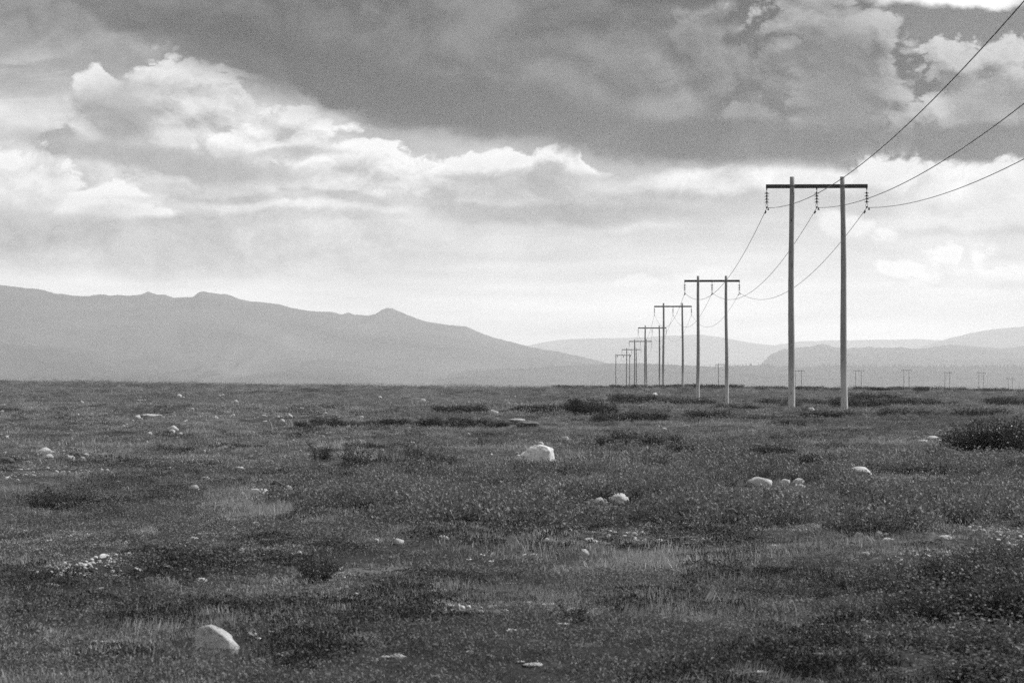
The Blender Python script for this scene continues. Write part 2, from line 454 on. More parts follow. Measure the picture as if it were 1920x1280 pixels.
FOOTV = ridge('forested_foothills', FOOT, 7000, 2300, 1800, MF, 8, 0.45, n=620, power=.9)
ridge('hill_range', RIGHT, 9600, 4200, 3000, MH, 14, 0.9, n=420)
ridge('far_mountains', FAR1, 17400, 3500, 4000, MH, 21, 0.4, n=220)
ridge('far_fell', FAR2, 15200, 3500, 4000, MH, 33, 0.35, n=200)

# spruce along the foothills: one far-off wood
def far_forest():
    r = np.random.RandomState(5); n = 5200
    g = FOOTV.reshape(-1, 620, 3)
    row = 45 - (r.random_sample(n) ** 2 * 22).astype(int); col = r.randint(0, 619, n)
    p = g[row, col] + (g[np.minimum(row + 1, 45), col] - g[row, col]) * r.random_sample(n)[:, None]
    p[:, 0] += r.uniform(-12, 12, n)
    keep = fbm(p[:, 0] / 260., p[:, 1] / 260., 3, 3) > .42
    p = p[keep]; n = len(p); h = r.uniform(5, 11, n); w = h * r.uniform(.16, .26, n)
    ang = r.uniform(0, 6.28, n)[:, None] + np.arange(5) * 1.2566
    ring = np.stack([p[:, 0:1] + w[:, None] * np.cos(ang), p[:, 1:2] + w[:, None] * np.sin(ang), np.repeat(p[:, 2:3] - 1, 5, 1)], -1)
    tip = (p + np.stack([0 * h, 0 * h, h], 1))[:, None]
    v = np.concatenate([ring, tip], 1).reshape(-1, 3)
    b = (np.arange(n) * 6)[:, None]
    f = np.concatenate([np.concatenate([b + k, b + (k + 1) % 5, b + 5], 1) for k in range(5)])
    o = mesh_obj('far_forest', v, f, MF)
    tag(o, 'far-off spruce wood along the forested foothills', 'forest', kind='stuff')
far_forest()

# ------------------------------------------------------------------ hazy air
def build_haze(dens=8.4e-5):
    a, b = -39500., 39500.; z0, z1 = -90., max(TOPS) + 8.0
    v = [(x, y, z) for z in (z0, z1) for y in (a, b) for x in (a, b)]
    f = [(0, 2, 3, 1), (4, 5, 7, 6), (0, 1, 5, 4), (2, 6, 7, 3), (0, 4, 6, 2), (1, 3, 7, 5)]
    o = mesh_obj('haze', v, f)
    m = bpy.data.materials.new('haze_air'); m.use_nodes = True; t = m.node_tree; t.nodes.clear()
    out = t.nodes.new('ShaderNodeOutputMaterial'); pv = t.nodes.new('ShaderNodeVolumePrincipled')
    pv.inputs['Color'].default_value = (1, 1, 1, 1); pv.inputs['Density'].default_value = dens
    pv.inputs['Anisotropy'].default_value = 0.35
    t.links.new(pv.outputs[0], out.inputs['Volume'])
    o.data.materials.append(m)
    tag(o, 'pale even haze over the plain and the mountains', 'haze', kind='stuff')
build_haze()
# ------------------------------------------------------------------ power line
def tube(path, rad, n=6, cap=True):
    """tube along path (k,3); rad scalar or (k,)"""
    p = np.asarray(path, float); k = len(p); rad = np.broadcast_to(np.asarray(rad, float), (k,))
    t = np.gradient(p, axis=0); t /= np.maximum(np.linalg.norm(t, axis=1, keepdims=True), 1e-9)
    up = np.where(np.abs(t[:, 2:3]) > .9, np.array([[0, 1., 0]]), np.array([[0, 0, 1.]]))
    a = np.cross(up, t); a /= np.linalg.norm(a, axis=1, keepdims=True); b = np.cross(t, a)
    an = np.linspace(0, 2 * math.pi, n, endpoint=False)
    v = p[:, None] + rad[:, None, None] * (np.cos(an)[None, :, None] * a[:, None] + np.sin(an)[None, :, None] * b[:, None])
    f = grid_faces(k, n, True).tolist()
    if cap: f.append(list(range(n))[::-1]); f.append([(k - 1) * n + i for i in range(n)])
    return v.reshape(-1, 3).tolist(), f
def lathe(prof, n=12):
    """(r, z) profile turned about z"""
    p = np.array(prof, float); an = np.linspace(0, 2 * math.pi, n, endpoint=False)
    v = np.stack([p[:, 0:1] * np.cos(an), p[:, 0:1] * np.sin(an), p[:, 1:2] + 0 * an], -1)
    f = grid_faces(len(p), n, True).tolist()
    f.append(list(range(n))[::-1]); f.append([(len(p) - 1) * n + i for i in range(n)])
    return v.reshape(-1, 3).tolist(), f
def box(x0, x1, y0, y1, z0, z1, c=0.0):
    if not c:
        v = [(x, y, z) for z in (z0, z1) for y in (y0, y1) for x in (x0, x1)]
        return v, [(0, 2, 3, 1), (4, 5, 7, 6), (0, 1, 5, 4), (2, 6, 7, 3), (0, 4, 6, 2), (1, 3, 7, 5)]
    q = [(y0 + c, z0), (y1 - c, z0), (y1, z0 + c), (y1, z1 - c), (y1 - c, z1), (y0 + c, z1), (y0, z1 - c), (y0, z0 + c)]
    v = [(x, y, z) for x in (x0, x1) for y, z in q]
    f = [[i, i + 8, (i + 1) % 8 + 8, (i + 1) % 8] for i in range(8)] + [list(range(8)), [15 - i for i in range(8)]]
    return v, f
def join(*parts):
    V, F = [], []
    for v, f in parts:
        o = len(V); V += [tuple(a) for a in v]; F += [[i + o for i in q] for q in f]
    return V, F
def shift(vf, dx=0, dy=0, dz=0): return [(a + dx, b + dy, c + dz) for a, b, c in vf[0]], vf[1]

def wood_material(name, bleached):
    m, t, p = material(name, 0.85, 0.15)
    P = coord('Object'); px_, py_, pz = sep(P)
    g = noise(vecn('MULTIPLY', P, (1, 1, .035)), 42, 5, .6)          # grain
    b = noise(vecn('MULTIPLY', P, (1, 1, .25)), 6, 4, .55)
    k = ramp(noise(vecn('MULTIPLY', P, (1, 1, .22)), 13, 3, .6), .61, .67)   # knots and checks
    v = 0.24 + (g - .5) * .22 + (b - .5) * .10
    if bleached:
        foot = ramp(pz + (b - .5) * 1.6 + (g - .5) * 1.2, 3.0, 1.2)
        v = mix(foot, v, 0.40 + (g - .5) * .22 + (b - .5) * .2)
    v = mix(k * .8, v, 0.035)
    set_grey(t, p, X.m('MAXIMUM', v, .02)); bump(t, p, g, .5, .01)
    return m
def plain_material(name, val, rough=.6, metal=0.0, vary=.03, sc=8):
    m, t, p = material(name, rough, .3)
    p.inputs['Metallic'].default_value = metal
    set_grey(t, p, X.m('MAXIMUM', val + (noise(coord('Object'), sc, 4, .6) - .5) * vary, .01))
    return m
WOOD = wood_material('weathered_pole_wood', True)
ARMW = plain_material('tarred_arm_wood', .035, .8, 0, .03, 12)
STEEL = plain_material('galvanised_steel', .12, .5, .5, .06)
DARKST = plain_material('dark_fitting', .03, .6, .2)
GLASS = plain_material('brown_porcelain', .035, .25)
CABLE = plain_material('aluminium_cable', .10, .5, .4)

HT = 11.5; ARM = 11.05
def pole_mesh(x, seed, lean):
    r = random.Random(seed)
    z = np.concatenate([np.linspace(-2.6, 0, 4), np.linspace(.5, HT, 22)])
    cx = x + lean * (ARM - z) / ARM + .02 * np.sin(z * .6 + seed)
    path = np.stack([cx, .012 * np.sin(z * .8 + seed * 2), z], 1)
    rad = .174 - .0052 * np.clip(z, 0, 20) + np.array([r.uniform(-.004, .004) for _ in z])
    return tube(path, rad, 14)
def insulator_meshes():
    cap = [(.012, 0), (.012, -.07), (.035, -.07), (.045, -.13), (.045, -.15)]
    shed = [(.04, .02), (.045, 0), (.125, -.035), (.128, -.05), (.06, -.045), (.03, -.06), (.02, -.11)]
    return cap, shed
_cap, _shed = insulator_meshes()
def disc_mesh(): return lathe([(.036, .0), (.042, -.035), (.05, -.05), (.118, -.075), (.124, -.088), (.07, -.082), (.03, -.09), (.016, -.146)], 12)
INS = .95     # arm underside to wire
def mesh_of(name, vf, mat, smooth=False):
    o = mesh_obj(name, vf[0], vf[1], mat, link=False, smooth=smooth); return o.data
def part(name, me, parent, loc=(0, 0, 0), rot=(0, 0, 0)):
    o = bpy.data.objects.new(name, me); COL.objects.link(o); o.parent = parent; o.location = loc; o.rotation_euler = rot
    return o
ME = {}
ME['poleL'] = [mesh_of('pole', pole_mesh(-1.25, s, -.05), WOOD, True) for s in (1, 5, 9)]
ME['poleR'] = [mesh_of('pole', pole_mesh(1.25, s, .06), WOOD, True) for s in (3, 6, 11)]
ME['arm'] = mesh_of('crossarm', box(-2.5, 2.5, .115, .265, ARM - .095, ARM + .095, .012), ARMW)
ME['plate'] = mesh_of('clamp_plate', join(box(-.16, .16, -.128, -.114, -.035, .035), box(-.172, -.158, -.12, .29, -.02, .02), box(.158, .172, -.12, .29, -.02, .02),
                                          shift(lathe([(.02, -.02), (.02, .02)], 6), -.18, -.12, 0), shift(lathe([(.02, -.02), (.02, .02)], 6), .18, -.12, 0)), STEEL)
ME['disc'] = mesh_of('insulator_disc', disc_mesh(), GLASS, True)
ME['hook'] = mesh_of('hanger_hook', join(box(-.03, .03, -.015, .015, -.08, .06), tube([(0, 0, -.06), (.0, 0, -.2)], .012, 6)), DARKST)
def link_ring():
    an = np.linspace(0, 2 * math.pi, 13)
    return tube(np.stack([.05 * np.cos(an), 0 * an, -.86 + .085 * np.sin(an)], 1), .012, 5, False)
ME['clamp'] = mesh_of('wire_clamp', join(link_ring(), box(-.035, .035, -.14, .14, -.99, -.93), tube([(0, 0, -.78), (0, 0, -.70)], .016, 6)), DARKST)

def insulator(parent, x, z, slant=0):
    s = part('insulator_string', ME['hook'], parent, (x, .19, z), (slant, 0, 0))
    for i in range(4): part('insulator_disc', ME['disc'], s, (0, 0, -.17 - .146 * i))
    part('wire_clamp', ME['clamp'], s, (0, 0, .02))
    return s
FR = [(1533, 119, 331), (1335.5, 218, 517), (1262, 322, 568), (1223, 426, 610), (1201, 526, 636), (1184, 628, 652), (1169, 765, 663),
      (1353.5, 880, 681), (1497, 980, 693), (1609.5, 1080, 693), (1699.5, 1180, 692), (1776, 1275, 697), (1839.5, 1370, 697), (1894.5, 1460, 708), (1944, 1550, 712)]
POS = []
for px, d, yt in FR:
    POS.append(np.array([(px - 960) / FPX * d, d, EYE + (HOR - yt) / FPX * d - HT]))
PREV = np.array([POS[0][0] - .0314 * 104, 15.0, POS[0][2] + 1.16])
ORD = ['first', 'second', 'third', 'fourth', 'fifth', 'sixth']
frames = []
for i in range(14):
    p = POS[i]
    a = POS[i - 1] if i else PREV; b = POS[i + 1]
    d = (b - p) / np.linalg.norm(b - p) + (p - a) / np.linalg.norm(p - a)
    rz = math.atan2(-d[0], d[1])
    e = bpy.data.objects.new('power_pylon', None); COL.objects.link(e)
    gz = float(H(p[0], p[1]))
    e.empty_display_size = .3
    e.location = p; e.rotation_euler = (0, 0, rz)
    if i == 6:
        pl = mesh_of('pole', pole_mesh(-2.45, 21, 0), WOOD, True); pr = mesh_of('pole', pole_mesh(1.95, 23, 0), WOOD, True)
        part('pole', pl, e); part('pole', pr, e); part('crossarm', ME['arm'], e)
        for x in (-1.9, .1, 2.2): insulator(e, x, ARM - .1, -1.0)
        tag(e, 'corner pylon with poles near the ends of its arm, where the power line bends', 'pylon', 'wooden power pylons')
    else:
        k = i % 3
        part('pole', ME['poleL'][k], e); part('pole', ME['poleR'][k], e)
        part('crossarm', ME['arm'], e)
        if i < 3:
            for x in (-1.25, 1.25): part('clamp_plate', ME['plate'], e, (x, 0, ARM))
        for x in (-2.46, 0, 2.46): insulator(e, x, ARM - .1)
        if i < 6:
            lab = ['two-pole wooden pylon with dark crossarm and bleached feet beside the dark juniper mats',
                   'second wooden pylon of the line, after the one beside the dark juniper mats', 'third wooden pylon of the line, its feet at the crest of the heath',
                   'fourth wooden pylon of the line, standing beyond the crest of the heath', 'fifth wooden pylon of the line, two before the corner pylon',
                   'sixth wooden pylon, last before the corner where the line bends'][i]
        else:
            lab = '%s small wooden pylon after the corner pylon, in front of forested foothills' % (ORD + ['seventh'])[i - 7]
        tag(e, lab, 'pylon', 'wooden power pylons')
    frames.append((e, rz))
# wires, each one cable from pylon to pylon
def attach(i, x):
    if i < 0: p, rz = PREV, frames[0][1]
    elif i >= len(frames): p, rz = POS[i], frames[-1][1]
    else: p, rz = POS[i], frames[i][1]
    return p + np.array([x * math.cos(rz) - .19 * math.sin(rz), x * math.sin(rz) + .19 * math.cos(rz), ARM - 1.06])
def damper_mesh():
    return join(tube([(0, -.2, -.085), (0, .2, -.085)], .01, 5), tube([(0, -.24, -.085), (0, -.1, -.085)], .034, 7), tube([(0, .1, -.085), (0, .24, -.085)], .034, 7),
                box(-.022, .022, -.03, .03, -.09, .02))
ME['damper'] = mesh_of('vibration_damper', damper_mesh(), DARKST)
WL = ['overhead power cable clamped to the arm ends on the long mountain ridge side', 'overhead power cable clamped to the middle insulators of the pylons',
      'overhead power cable clamped to the arm ends on the dark willow bush side']
for w, x in enumerate((-2.46, 0, 2.46)):
    pts = []; damp = []
    for i in range(-1, len(POS) - 1):
        a, b = attach(i, x), attach(i + 1, x)
        L = np.linalg.norm(b - a); sag = 2.35 * (L / 104.) ** 2 if L < 140 else 3.6
        n = 40 if i < 2 else 16
        u = np.linspace(0, 1, n + 1)[:-1]
        q = a[None] + (b - a)[None] * u[:, None]; q[:, 2] -= 4 * sag * u * (1 - u)
        pts.append(q)
        if -1 <= i < 2:
            ends = [.9 / L, 1 - .9 / L] if i >= 0 else [1 - .9 / L]
            for uu in ends:
                c = a + (b - a) * uu; c[2] -= 4 * sag * uu * (1 - uu)
                sl = (b[2] - a[2]) / L - 4 * sag * (1 - 2 * uu) / L
                damp.append((c, math.atan2(-(b - a)[0], (b - a)[1]), math.atan(sl)))
    pts.append(b[None])
    v, f = tube(np.vstack(pts), .0135, 6)
    o = mesh_obj('power_cable', v, f, CABLE, smooth=True)
    tag(o, WL[w], 'cable', 'overhead cables of the power line')
    for c, rz, sl in damp: part('vibration_damper', ME['damper'], o, tuple(c), (sl, 0, rz))
# ------------------------------------------------------------------ stones
import bmesh
def ico(sub):
    bm = bmesh.new(); bmesh.ops.create_icosphere(bm, subdivisions=sub, radius=1.0)
    v = np.array([q.co[:] for q in bm.verts]); f = np.array([[w.index for w in q.verts] for q in bm.faces]); bm.free()
    return v, f
_ICO = {k: ico(k) for k in (2, 3, 4)}
def n3(v, s, seed):
    return (fbm(v[:, 0] * s + 11.7, v[:, 1] * s + v[:, 2] * s * 1.7, seed, 3) + fbm(v[:, 2] * s + 5.1, v[:, 0] * s * .6 - v[:, 1] * s, seed + 7, 3)) - 1
def rock_mesh(seed, sub=3, cuts=9, rough=.16, squash=(1, 1, 1), name='stone', mat=None):
    v, f = _ICO[sub]; v = v.copy(); r = np.random.RandomState(seed)
    for _ in range(cuts):
        n = r.normal(size=3); n /= np.linalg.norm(n); d = r.uniform(.62, .9)
        s = v @ n; k = s > d
        v[k] -= (s[k] - d)[:, None] * n[None] * .93
    v *= (1 + rough * n3(v, 1.6, seed) + rough * .45 * n3(v, 5., seed + 3))[:, None]
    v *= np.array(squash)
    lo = v.min(0); hi = v.max(0)
    v = (v - (lo + hi) / 2) / (hi - lo)           # unit box about the origin
    v[:, 2] += .5 - .28                            # lower part sits in the soil
    return mesh_obj(name, v, f, mat, smooth=False, link=False).data
def stone_material(name, base, lichen):
    m, t, p = material(name, .9, .15)
    P = coord('Object'); rnd = obj_random()
    off = vecn('ADD', P, comb(rnd * 37.0, rnd * 11.0, 0.0))
    a = noise(off, 2.2, 6, .6); b = noise(off, 14, 5, .62); c = noise(off, 60, 2, .5)
    v = base + (a - .5) * .34 + (b - .5) * .40 + (rnd - .5) * .12 + (c - .5) * .08
    v = mix(ramp(noise(off, 8.0, 6, .7), .54, .60) * lichen, v, .09)
    set_grey(t, p, X.m('MAXIMUM', v, .05)); bump(t, p, b + c * .4, .7, .03)
    return m
ST_PALE = stone_material('pale_lichened_stone', .45, .5)
ST_GREY = stone_material('grey_stone', .42, .5)
ST_DARK = stone_material('dark_stone', .10, .6)
ROCKS = {'p': [rock_mesh(s, 2, 8, .2, (1, .9, .7), mat=ST_PALE) for s in range(8)],
         'f': [rock_mesh(40 + s, 2, 9, .15, (1, .8, .3), mat=ST_PALE) for s in range(6)],
         'g': [rock_mesh(60 + s, 3, 7, .16, (1, .9, .6), mat=ST_GREY) for s in range(5)],
         'd': [rock_mesh(80 + s, 3, 9, .12, (1, .8, .4), mat=ST_DARK) for s in range(3)]}
_rs = random.Random(4)
MARKS = []; LOOSE = []
CLEAR = []        # (x, y, half width, reach towards the viewer's side) kept thin of plants
def stone(px, py, w, h, kind='p', label=None, group=None, me=None, name='stone', rot=None, tilt=(0, 0), depth=.9, lift=0.0, dist=None):
    x, y, z = at(px, py) if dist is None else spot(px, dist)
    s = 1 / PXM(y)
    me = me or _rs.choice(ROCKS[kind])
    o = bpy.data.objects.new(name, me); COL.objects.link(o)
    up = 0 if y < 24 else .09 if (600 < px and 865 < py < 960) else .03
    hh = min((h * s + up) / .66, max(.85, h / w * 1.5) * w * s)
    o.location = (x, y + w * s * depth * .4, z - .02 * hh + lift)
    o.scale = (w * s, w * s * depth, hh)
    o.rotation_euler = (tilt[0], tilt[1], _rs.uniform(0, 6.28) if rot is None else rot)
    if w * s > .05: CLEAR.append((x, y, w * s * .6 + (.16 if w > 30 else .03), min(3.0, .05 * y / 1.5) + (.35 if w > 30 else .1), w))
    if label and not group: MARKS.append((px, py, label.split(',')[0].replace('with a sloping top', '').strip()))
    if not label: LOOSE.append((o, px, py, w, h / w))
    tag(o, label or 'loose stone', 'stone', group or ('small pale stones scattered over the heath' if not label else None))
    return o
def shaped_rock(seed, fn, mat, name='boulder', sub=4, rough=.05):
    v, f = _ICO[sub]; v = fn(v.copy()); v = v * (1 + rough * n3(v, 2.2, seed) + rough * .5 * n3(v, 7, seed + 1))[:, None]
    lo = v.min(0); hi = v.max(0); v = (v - (lo + hi) / 2) / (hi - lo); v[:, 2] += .5 - .28
    return mesh_obj(name, v, f, mat, link=False, smooth=True).data
def cut(v, n, d, k=.95):
    n = np.array(n, float); n /= np.linalg.norm(n); s = v @ n; m = s > d
    v[m] -= (s[m] - d)[:, None] * n * k; return v
# foreground boulder: steep left end, long slope down to the right
def f_fore(v):
    v = cut(v, (-1, -.15, .15), .55); v = cut(v, (.6, .05, .8), .64, .6); v = cut(v, (0, -1, .25), .6); v = cut(v, (-.3, .3, .9), .78)
    return v * (1, .8, .8)
stone(402, 1232, 92, 58, label='rounded boulder with dark hollow at its steep end, in dark grass', me=shaped_rock(3, f_fore, ST_GREY, rough=.16), name='boulder', rot=0, depth=.8)
def f_big(v):
    v = cut(v, (-.55, -.15, .82), .60, .9); v = cut(v, (.35, -.1, .93), .70, .85); v = cut(v, (1, -.25, .25), .70, .9); v = cut(v, (.2, -1, .35), .62, .9); v = cut(v, (-.6, -.8, .3), .68, .85); v = cut(v, (-.1, .3, 1), .72)
    return v
ob = stone(1008, 870, 70, 27, label='broad pale boulder with a small stone balanced on top', me=shaped_rock(9, f_big, ST_PALE, rough=.17), name='boulder', rot=0, depth=.8)
top = ob.location.z + ob.scale.z * .655
st = stone(1010, 872, 10, 6.6, label='small stone balanced on top of the broad pale boulder', me=rock_mesh(301, 3, 10, .1, (1, 1, .9), mat=ST_PALE), rot=.4, name='stone')
st.scale = (.155, .15, .15); top -= .01
st.location = (ob.location.x + .06, ob.location.y, top)
stone(1612, 897, 52, 11, label='rounded pale boulder half hidden behind dwarf birch', me=shaped_rock(17, lambda v: cut(cut(cut(v, (0, 0, 1), .7, .6), (-.7, -.2, .7), .7, .7), (.8, -.1, .5), .75, .7), ST_GREY, rough=.16), name='boulder', rot=0)
stone(322, 809, 25, 9, 'g', 'angular grey stone with a sloping top, alone on open heath', me=shaped_rock(23, lambda v: cut(cut(v, (-.5, 0, .85), .5), (.7, 0, .7), .6) , ST_GREY, rough=.05, sub=3), rot=0)
stone(83, 851, 38, 9, 'g', 'flat pointed grey rock beside a pair of small pale stones', rot=0)
stone(92, 861, 17, 8, 'p', 'pale stone lying against the flat pointed rock', rot=.4)
stone(132, 863, 17, 8, 'p', 'blocky pale stone between the pointed rock and a round stone', rot=1.)
stone(154, 863, 12, 7, 'p', 'small round pale stone next to the blocky pale stone')
stone(10, 868, 34, 8, 'd', 'dark flat rock with a shadowed underside', rot=0)
stone(283, 781, 40, 3.5, 'f', 'long low pale slab flush with the heath', rot=0, depth=.6)
stone(382, 849, 9, 6); stone(360, 867, 11, 6); stone(191, 884, 8, 6); stone(201, 884, 9, 4); stone(319, 881, 14, 3, 'f'); stone(163, 868, 9, 3, 'f'); stone(64, 876, 7, 4); stone(70, 851, 6, 3)
# row of stones in the birch
ROW = 'pale stones in a row in the dwarf birch'
for q in ((1048, 943, 9, 6), (1062, 943, 10, 7), (1075, 942, 16, 9), (1090, 945, 11, 7), (1100, 947, 15, 7), (1111, 942, 10, 7), (1124, 945, 20, 12), (1136, 947, 11, 7)):
    stone(*q, label='white stone in the row leading up to the big pale rock', group=ROW)
stone(1162, 946, 36, 15, 'p', 'lumpy pale rock at the end of the row of white stones', me=rock_mesh(77, 3, 16, .28, (1, .8, .5), mat=ST_PALE), rot=.3)
stone(1424, 912, 48, 7, 'p', 'long low pale rock in front of a bent birch', me=rock_mesh(331, 3, 14, .25, (1, .7, .3), mat=ST_PALE), rot=0, depth=.6)
for q in ((1430, 920, 9, 5), (1438, 920, 8, 5), (1472, 910, 20, 6), (1497, 910, 24, 5), (1503, 916, 15, 4), (1517, 914, 6, 4), (1405, 898, 6, 3), (1356, 914, 9, 4)):
    stone(*q, kind='f', rot=_rs.uniform(-.3, .3), label='pale stone beside the long low rock in the birch', group='pale stones around the long low rock')
# propped stones
stone(484, 933, 38, 13, 'p', 'flat rounded pale rock against a dark tilted slab', me=shaped_rock(41, lambda v: cut(v, (0, 0, 1), .6, .8), ST_PALE, rough=.1, sub=3), rot=0, depth=.7)
stone(520, 927, 36, 13, 'd', 'dark slab tilted against a leaning stone', me=shaped_rock(43, lambda v: cut(cut(cut(v, (.1, 0, 1), .35), (0, -1, .1), .4), (-1, 0, .2), .6), ST_DARK, rough=.05, sub=3), rot=0, tilt=(0, .42), depth=.5, lift=.06)
stone(541, 927, 21, 9, 'p', 'narrow pale stone leaning up beside the dark slab', me=shaped_rock(47, lambda v: v * (1, .6, .35), ST_PALE, rough=.06, sub=3), rot=0, tilt=(0, -.75), depth=.6, lift=.05)
stone(536, 936, 13, 10, 'g', 'blocky grey stone propping up the dark slab', rot=.2)
stone(501, 933, 11, 5); stone(453, 929, 15, 4, 'f'); stone(586, 949, 11, 8); stone(590, 930, 9, 3, 'f'); stone(467, 949, 8, 4); stone(450, 882, 20, 3, 'f'); stone(518, 880, 6, 3)
# slab by the junipers; its shaded front is painted as a second, dark slab
stone(968, 795, 34, 3.5, 'f', 'pale flat slab lying across a dark slab', rot=0, depth=.6, lift=.10)
stone(990, 799, 46, 8, 'd', 'dark broad slab as the shaded front of a pale flat slab', rot=.1, depth=.6)
stone(926, 778, 19, 8, 'p', 'white wedge-shaped stone in front of low juniper', rot=0)
stone(1228, 741, 14, 6, 'p', 'white stone near the crest beside the pylons', dist=262, rot=0)
stone(1060, 826, 24, 6, 'g', 'low mossy stone behind the boulder with the small stone', rot=.3)
for q in ((1752, 824, 32, 5), (1730, 829, 24, 3), (1722, 823, 9, 3), (1762, 829, 12, 3)):
    stone(*q, kind='f', label='pale flat stone on open ground next to the dark willow bush', group='flat stones next to the willow bush', rot=0)
for px_, py_, hw, re_ in ((1105, 946, 72, 6.0), (1462, 914, 76, 6.0), (510, 934, 56, 3.0), (1612, 897, 34, 4.0), (120, 864, 70, 3.0)):
    x_, y_, z_ = at(px_, py_); CLEAR.append((x_, y_ + .3, hw / PXM(y_), re_ / 2.6, 40))
# flat stones of the foreground
for q in ((1592, 1050, 27, 5, 'f'), (1828, 1032, 20, 5, 'f'), (1452, 1029, 24, 3, 'f'), (376, 1092, 30, 8, 'f'), (340, 1027, 20, 4, 'f'), (96, 1067, 30, 9, 'g'), (745, 1233, 38, 8, 'g'), (722, 1233, 22, 5, 'f'),
          (1000, 1248, 42, 6, 'f'), (680, 1128, 22, 11, 'g'), (790, 1115, 18, 6, 'g'), (842, 1135, 20, 4, 'f'), (812, 987, 26, 6, 'g'), (1075, 1245, 16, 5, 'f'), (1570, 1213, 34, 5, 'f'), (1420, 1262, 40, 5, 'f'), (330, 1058, 10, 5, 'p'),
          (443, 1089, 10, 8, 'p'), (362, 1112, 6, 5, 'p'), (340, 1123, 14, 4, 'f'), (120, 1065, 8, 6, 'p'), (150, 1062, 8, 7, 'p'), (160, 1068, 10, 6, 'p'), (138, 1068, 7, 5, 'p'), (172, 1066, 9, 6, 'p'), (232, 1022, 12, 3, 'f'), (236, 1018, 10, 3, 'f'),
          (1665, 1017, 26, 3, 'f'), (1770, 1014, 30, 4, 'f'), (1690, 1030, 6, 3, 'p'), (862, 1018, 10, 3, 'f'), (705, 1017, 13, 3, 'f'), (830, 1012, 24, 3, 'f'), (950, 1024, 14, 3, 'f'), (1030, 1018, 22, 4, 'f'), (1105, 1017, 30, 3, 'f'),
          (1168, 1098, 10, 3, 'f'), (640, 1075, 14, 3, 'f'), (950, 1095, 40, 3, 'f'), (800, 1130, 10, 3, 'f'), (1055, 1170, 30, 3, 'f'), (1900, 1130, 10, 5, 'p'), (920, 1230, 14, 4, 'f'), (700, 1195, 14, 4, 'f')):
    stone(*q[:4], kind=q[4], rot=_rs.uniform(-.4, .4))
stone(213, 1084, 62, 7, 'f', 'long pale slab next to a heap of pebbles in turf', rot=0, depth=.5)
# far scattered stones
_n = 0
for k in range(180):
    px = _rs.uniform(0, 1000) if k < 150 else _rs.uniform(1000, 1900); py = 742 + 120 * _rs.random() ** 1.1
    if k >= 150: py = _rs.uniform(748, 830)
    w = _rs.choice([4, 5, 5, 6, 7, 9, 12]); stone(px, py, w, max(1.8, w * _rs.uniform(.25, .6)), _rs.choice('pppf'))
for k in range(80):
    px = _rs.uniform(0, 1900); py = _rs.uniform(870, 1265)
    w = _rs.choice([6, 7, 9, 12, 16, 20]); stone(px, py, w, w * _rs.uniform(.2, .4), 'f', rot=_rs.uniform(-.5, .5), depth=.7)
# white wood chips
CHIP = plain_material('bleached_wood_chip', .75, .7, 0, .1)
ME['chip'] = mesh_of('wood_chip', box(-.5, .5, -.16, .16, -.1, .1, .03), CHIP)
for px, py, w, a, ti in ((880, 1062, 11, .5, 0), (905, 1053, 9, .6, -.3), (922, 1052, 9, 1.1, .9), (922, 1066, 11, 0, 0), (983, 1053, 8, .3, .3)):
    x, y, z = at(px, py); o = bpy.data.objects.new('wood_chip', ME['chip']); COL.objects.link(o)
    s = w / PXM(y); o.location = (x, y, z + .07); o.scale = (s, s, s); o.rotation_euler = (.2, -ti, a * .3)
    tag(o, 'bleached white wood chip lying on the grass', 'wood chip', 'white wood chips on the grass')

def near_mark(px, py, marks):
    return min(marks, key=lambda m: abs(m[0] - px) + 3.0 * abs(m[1] - py))[2]
SMARK = [(402, 1232, 'the rounded boulder with a dark hollow'), (1008, 872, 'the boulder with a stone balanced on top'), (1612, 898, 'the half hidden rounded boulder'), (322, 809, 'the angular grey stone'), (83, 851, 'the flat pointed rock'),
         (10, 868, 'the dark flat rock'), (283, 781, 'the long low slab'), (1162, 946, 'the row of white stones'), (1424, 912, 'the long low pale rock'), (520, 927, 'the dark tilted slab'), (990, 799, 'the dark broad slab'), (926, 778, 'the white wedge-shaped stone'),
         (213, 1084, 'the long pale slab in turf'), (1850, 858, 'the dark willow clump'), (1750, 1170, 'the glossy willow thicket'), (905, 1055, 'the white wood chips'), (560, 790, 'the bleached dead stems'), (1130, 785, 'the juniper mats by the bleached sticks'), (1533, 770, 'the feet of the pylon beside the juniper mats'),
         (1335, 763, 'the feet of the second pylon'), (125, 960, 'the dark shrubs with bare stems'), (1300, 1000, 'the lower edge of the birch thickets'), (700, 1250, 'the mossy flat stones of the dark turf')]
for o, px, py, w, fl in LOOSE:
    o['label'] = '%s %s pale stone, close to %s' % ('tiny' if w < 5.5 else 'small' if w < 9 else 'middling' if w < 18 else 'broad', 'flat' if fl < .42 else 'rounded', near_mark(px, py, SMARK))
    o['group'] = 'pale stones close to ' + near_mark(px, py, SMARK)
